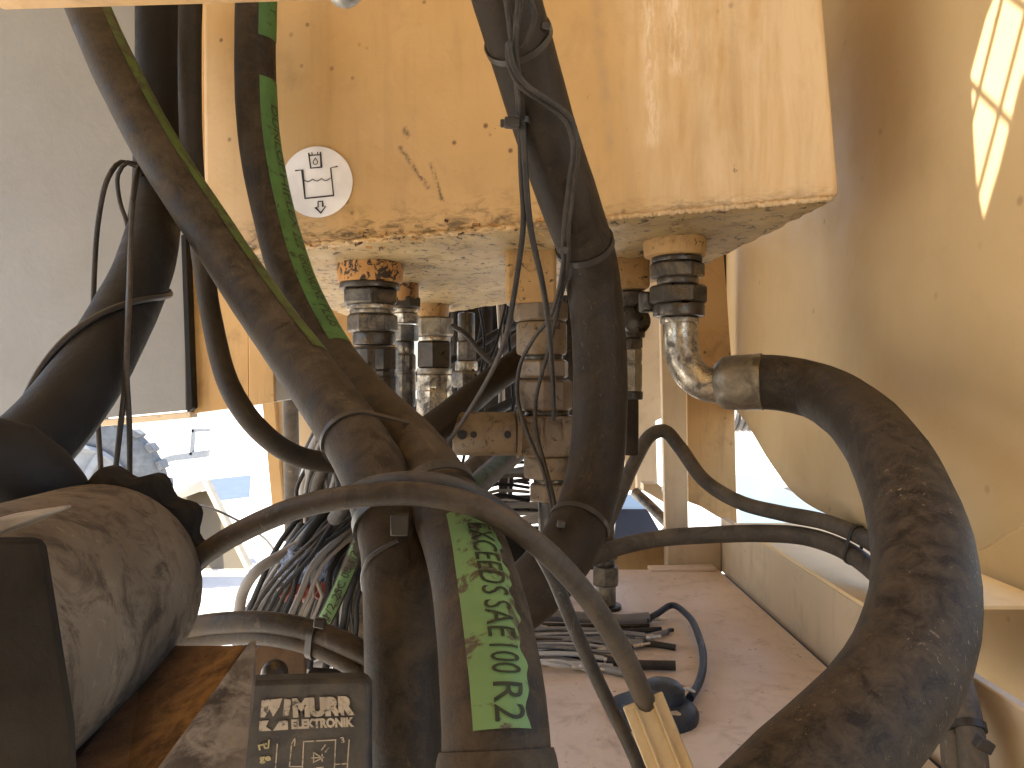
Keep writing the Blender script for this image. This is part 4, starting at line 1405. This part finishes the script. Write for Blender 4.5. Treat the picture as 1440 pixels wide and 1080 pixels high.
# bag of small red parts caught in the loom
bg_ = thing("plastic_bag", P(434, 845, .9), "crumpled clear plastic bag holding dark red parts in the wire loom", "bag")
bm = bmesh.new()
bmesh.ops.create_icosphere(bm, subdivisions=4, radius=1)
for v in bm.verts:
    n_ = 1 + .16 * math.sin(7 * v.co.x + 3 * v.co.z) * math.sin(6 * v.co.z) + .09 * math.sin(15 * v.co.x + 9 * v.co.y) * math.sin(13 * v.co.z - 8 * v.co.x)
    q = Vector((v.co.x * .034, v.co.y * .018, v.co.z * .030)) * n_
    if v.co.z < 0:
        q.x *= 1.1
    v.co = P(434, 800, .90) + q * .92
me = bpy.data.meshes.new("film")
bm.to_mesh(me)
bm.free()
finish("film", me, M['bag'], bg_, angle=80)
for k in range(7):
    p = P(402 + 8 * k, 834 + random.uniform(-7, 7), .885)
    boxm("red_part", p, (.010, .012, .018), M['red'], bg_, rot=(random.random(), random.random(), random.random()), bevel=.001)

# loom on the far floor, between the hoses
fw = thing("floor_wiring", P(740, 740, 1.35), "flat run of thin black wires crossing behind the valve column foot", "wiring")
for k in range(16):
    dd = random.uniform(1.2, 1.45)
    y = 704 + k * 2.6
    Hose([(640, y + random.uniform(-8, 8), dd), (700, y + random.uniform(-4, 4), dd), (760, y + random.uniform(-5, 5), dd), (850, y + random.uniform(-10, 10), dd)],
         random.choice([.005, .007, .009]), step=.02).mesh("wire", M[random.choice(['cable', 'cable', 'cable_grey', 'cable_pale'])], fw, n=8)
for k in range(8):
    x = 703 + k * 2.4
    Hose([(x + 4, 630, 1.42), (x, 680, 1.4), (x + random.uniform(-5, 3), 725, 1.38)], .005, step=.02).mesh("wire", M[random.choice(['cable', 'cable', 'cable_pale'])], fw, n=8)

# hoses crossing the gap under the tank
GAPL = ["dark hose crossing the gap behind the zinc fitting, uppermost", "dark hose crossing the gap behind the zinc fitting, second down", "dark hose crossing the gap behind the zinc fitting, third down",
        "dark hose crossing the gap behind the zinc fitting, lowest"]
for k, (y0, y1, dd, D) in enumerate(((452, 520, 1.66, .020), (470, 560, 1.72, .026), (520, 590, 1.62, .018), (560, 625, 1.55, .022))):
    hose("slim_hose", [(735, y0, dd + .1), (690, (y0 + y1) / 2 - 12, dd + .03), (650, (y0 + y1) / 2 + 14, dd), (600, y1, dd - .02), (560, y1 + 30, dd)], D, ('hose_black', 'hose', 'hose_grey', 'hose_black')[k], GAPL[k])
gl = thing("gap_wiring", P(690, 620, 1.5), "loose thin wires drooping in the dark gap under the tank", "wiring")
for k in range(5):
    dd = random.uniform(1.35, 1.75)
    x0, x1 = random.uniform(640, 735), random.uniform(630, 735)
    Hose([(x0, 425, dd), (x0 + random.uniform(-14, 14), 480, dd), (x1 + random.uniform(-18, 18), 540, dd - .02), (x1, 600, dd - .03), (x1 + random.uniform(-30, 20), 665, dd - .05)],
         random.choice([.0045, .006, .008]), step=.02).mesh("wire", M['hose_black'], gl, n=8)
for k in range(12):
    dd = random.uniform(1.25, 1.5)
    Hose([(620 + random.uniform(-10, 10), 700 + 6 * k * .5, dd), (660, 668 + 5 * k + random.uniform(-6, 6), dd), (700, 655 + 5 * k + random.uniform(-6, 6), dd), (745, 650 + 6 * k, dd)],
         random.choice([.006, .008, .011]), step=.02).mesh("wire", M[random.choice(['cable', 'hose_black', 'cable_grey', 'hose_grey'])], gl, n=8)

# dark machinery far back under the tank
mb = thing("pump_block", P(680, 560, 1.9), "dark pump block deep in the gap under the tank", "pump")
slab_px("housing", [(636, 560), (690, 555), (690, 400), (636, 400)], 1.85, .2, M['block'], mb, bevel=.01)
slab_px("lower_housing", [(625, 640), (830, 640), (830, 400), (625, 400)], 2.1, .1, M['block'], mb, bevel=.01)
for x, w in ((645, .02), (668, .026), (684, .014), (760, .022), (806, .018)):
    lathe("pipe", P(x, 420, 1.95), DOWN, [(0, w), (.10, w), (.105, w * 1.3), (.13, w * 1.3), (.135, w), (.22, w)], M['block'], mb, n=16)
for k, (x0, x1) in enumerate(((700, 708), (706, 703), (712, 722))):  # pale and grey leads put in for a bright slit of daylight
    cable([(x0, 420, 1.7), ((x0 + x1) / 2, 490, 1.7), (x1, 580, 1.68), (x1 - 4, 640, 1.66)], .008, ('cable_pale', 'cable_grey', 'hose_black')[k],
          ("pale lead put in for the light of a slit in the gap left of the valve", "grey lead put in for the light of a slit in the gap left of the valve", "black lead hanging in the gap left of the valve")[k])

#@@OUTSIDE
# ================================================================== outside, seen through the openings
wt = thing("vehicle_wheel", P(118, 700, 5.0) * 1, "pale spoked vehicle wheel outside, seen through the left opening", "wheel")
wc = P(112, 700, 5.0)
Rw = .53
axw = Vector((.25, -1, .05)).normalized()
lathe("tyre", wc + axw * -.12, axw, [(0, Rw * .62), (.0, Rw * .9), (.03, Rw), (.2, Rw), (.23, Rw * .9), (.24, Rw * .72), (.22, Rw * .62)], M['tyre'], wt, n=48)
a_, u_, v_2 = axes(axw)
for k in range(26):
    t = 2 * math.pi * k / 26
    o_ = u_ * math.cos(t) + v_2 * math.sin(t)
    boxm("tread_lug", wc + o_ * (Rw + .008) + axw * .005, (.06, .22, .035), M['tyre'], wt, X=o_.cross(axw), Y=axw, Z=o_, bevel=.006)
lathe("rim", wc + axw * .085, axw, [(0, Rw * .3), (.0, Rw * .66), (.06, Rw * .66), (.07, Rw * .62), (.03, Rw * .56), (.02, Rw * .3)], M['rim'], wt, n=40)
for k in range(6):
    t = 2 * math.pi * k / 6 + .3
    o_ = u_ * math.cos(t) + v_2 * math.sin(t)
    boxm("spoke", wc + o_ * Rw * .36 + axw * .135, (.05, .03, Rw * .5), M['rim'], wt, X=o_.cross(axw), Y=axw, Z=o_, bevel=.01)
lathe("hub", wc + axw * .115, axw, [(0, .09), (.04, .09), (.06, .06), (.065, .02)], M['rim'], wt, n=20)

lb = slab_px("blue_tarp", [(285, 675), (352, 668), (350, 702), (300, 708)], [10.4, 10.9, 8.67, 8.36], .02, M['blue'], bevel=0)
tag(lb, "blue sheet lying on the bright ground beyond the left opening", "sheet")
cb_ = thing("cream_box", P(290, 795, 5.4), "open cream metal box tipped outside the left opening", "box")
slab_px("face", [(236, 800), (346, 800), (292, 690), (236, 700)], [5.4, 5.4, 5.65, 5.65], .04, M['cream'], cb_)
slab_px("lid", [(228, 697), (281, 676), (291, 688), (236, 708)], [5.5, 5.76, 5.6, 5.37], .03, M['cream'], cb_)
slab_px("side_edge", [(284, 678), (290, 676), (350, 798), (344, 800)], [5.55, 5.55, 5.32, 5.32], .08, M['beige'], cb_)
for x in (252, 266):
    slab_px("rib", [(x, 716), (x + 3, 715), (x + 3, 760), (x, 760)], 5.36, .02, M['beige'], cb_)
gm = thing("gate_latch", P(270, 650, 11.6), "grey bar with an upright crank outside the left opening", "latch")
slab_px("bar", [(188, 657), (240, 640), (292, 633), (290, 643), (240, 649), (190, 665)], 11.6, .12, M['rim'], gm)
slab_px("crank_post", [(266, 640), (270, 640), (273, 604), (269, 604)], 11.6, .08, M['rim'], gm)
slab_px("crank_arm", [(269, 608), (293, 607), (293, 603), (269, 603)], 11.6, .08, M['rim'], gm)
th = cable([(268, 708, 2.6), (300, 716, 2.6), (340, 735, 2.6), (375, 760, 2.5), (395, 790, 2.4)], .008, 'cable', "thin dark wire crossing the bright left opening")

# right opening
bt = slab_px("blue_cover", [(1035, 668), (1062, 668), (1130, 700), (1175, 732), (1175, 790), (1045, 790)], 3.2, .4, M['cyan'])
tag(bt, "bright blue cover outside the right opening", "cover")
gv = slab_px("gravel_bank", [(1080, 690), (1120, 683), (1230, 684), (1260, 760), (1120, 760)], 6.0, .5, M['gravel'])
tag(gv, "grey gravel heap outside the right opening behind the blue cover", "gravel heap")
cr = thing("grey_bellows", P(1050, 605, 2.4), "grey ribbed bellows at the top of the right opening", "bellows")
for k in range(6):
    lathe("fold", P(1026 + k * 9, 588, 2.4), Vector((1, 0, -.25)), [(0, .034), (.006, .042), (.014, .042), (.02, .034)], M['cable_grey'], cr, n=24)
hd = slab_px("machine_far", [(850, 640), (882, 640), (882, 600), (850, 600)], 2.6, .2, M['rim'])
tag(hd, "pale machine part glimpsed right of the central hose", "machine part")
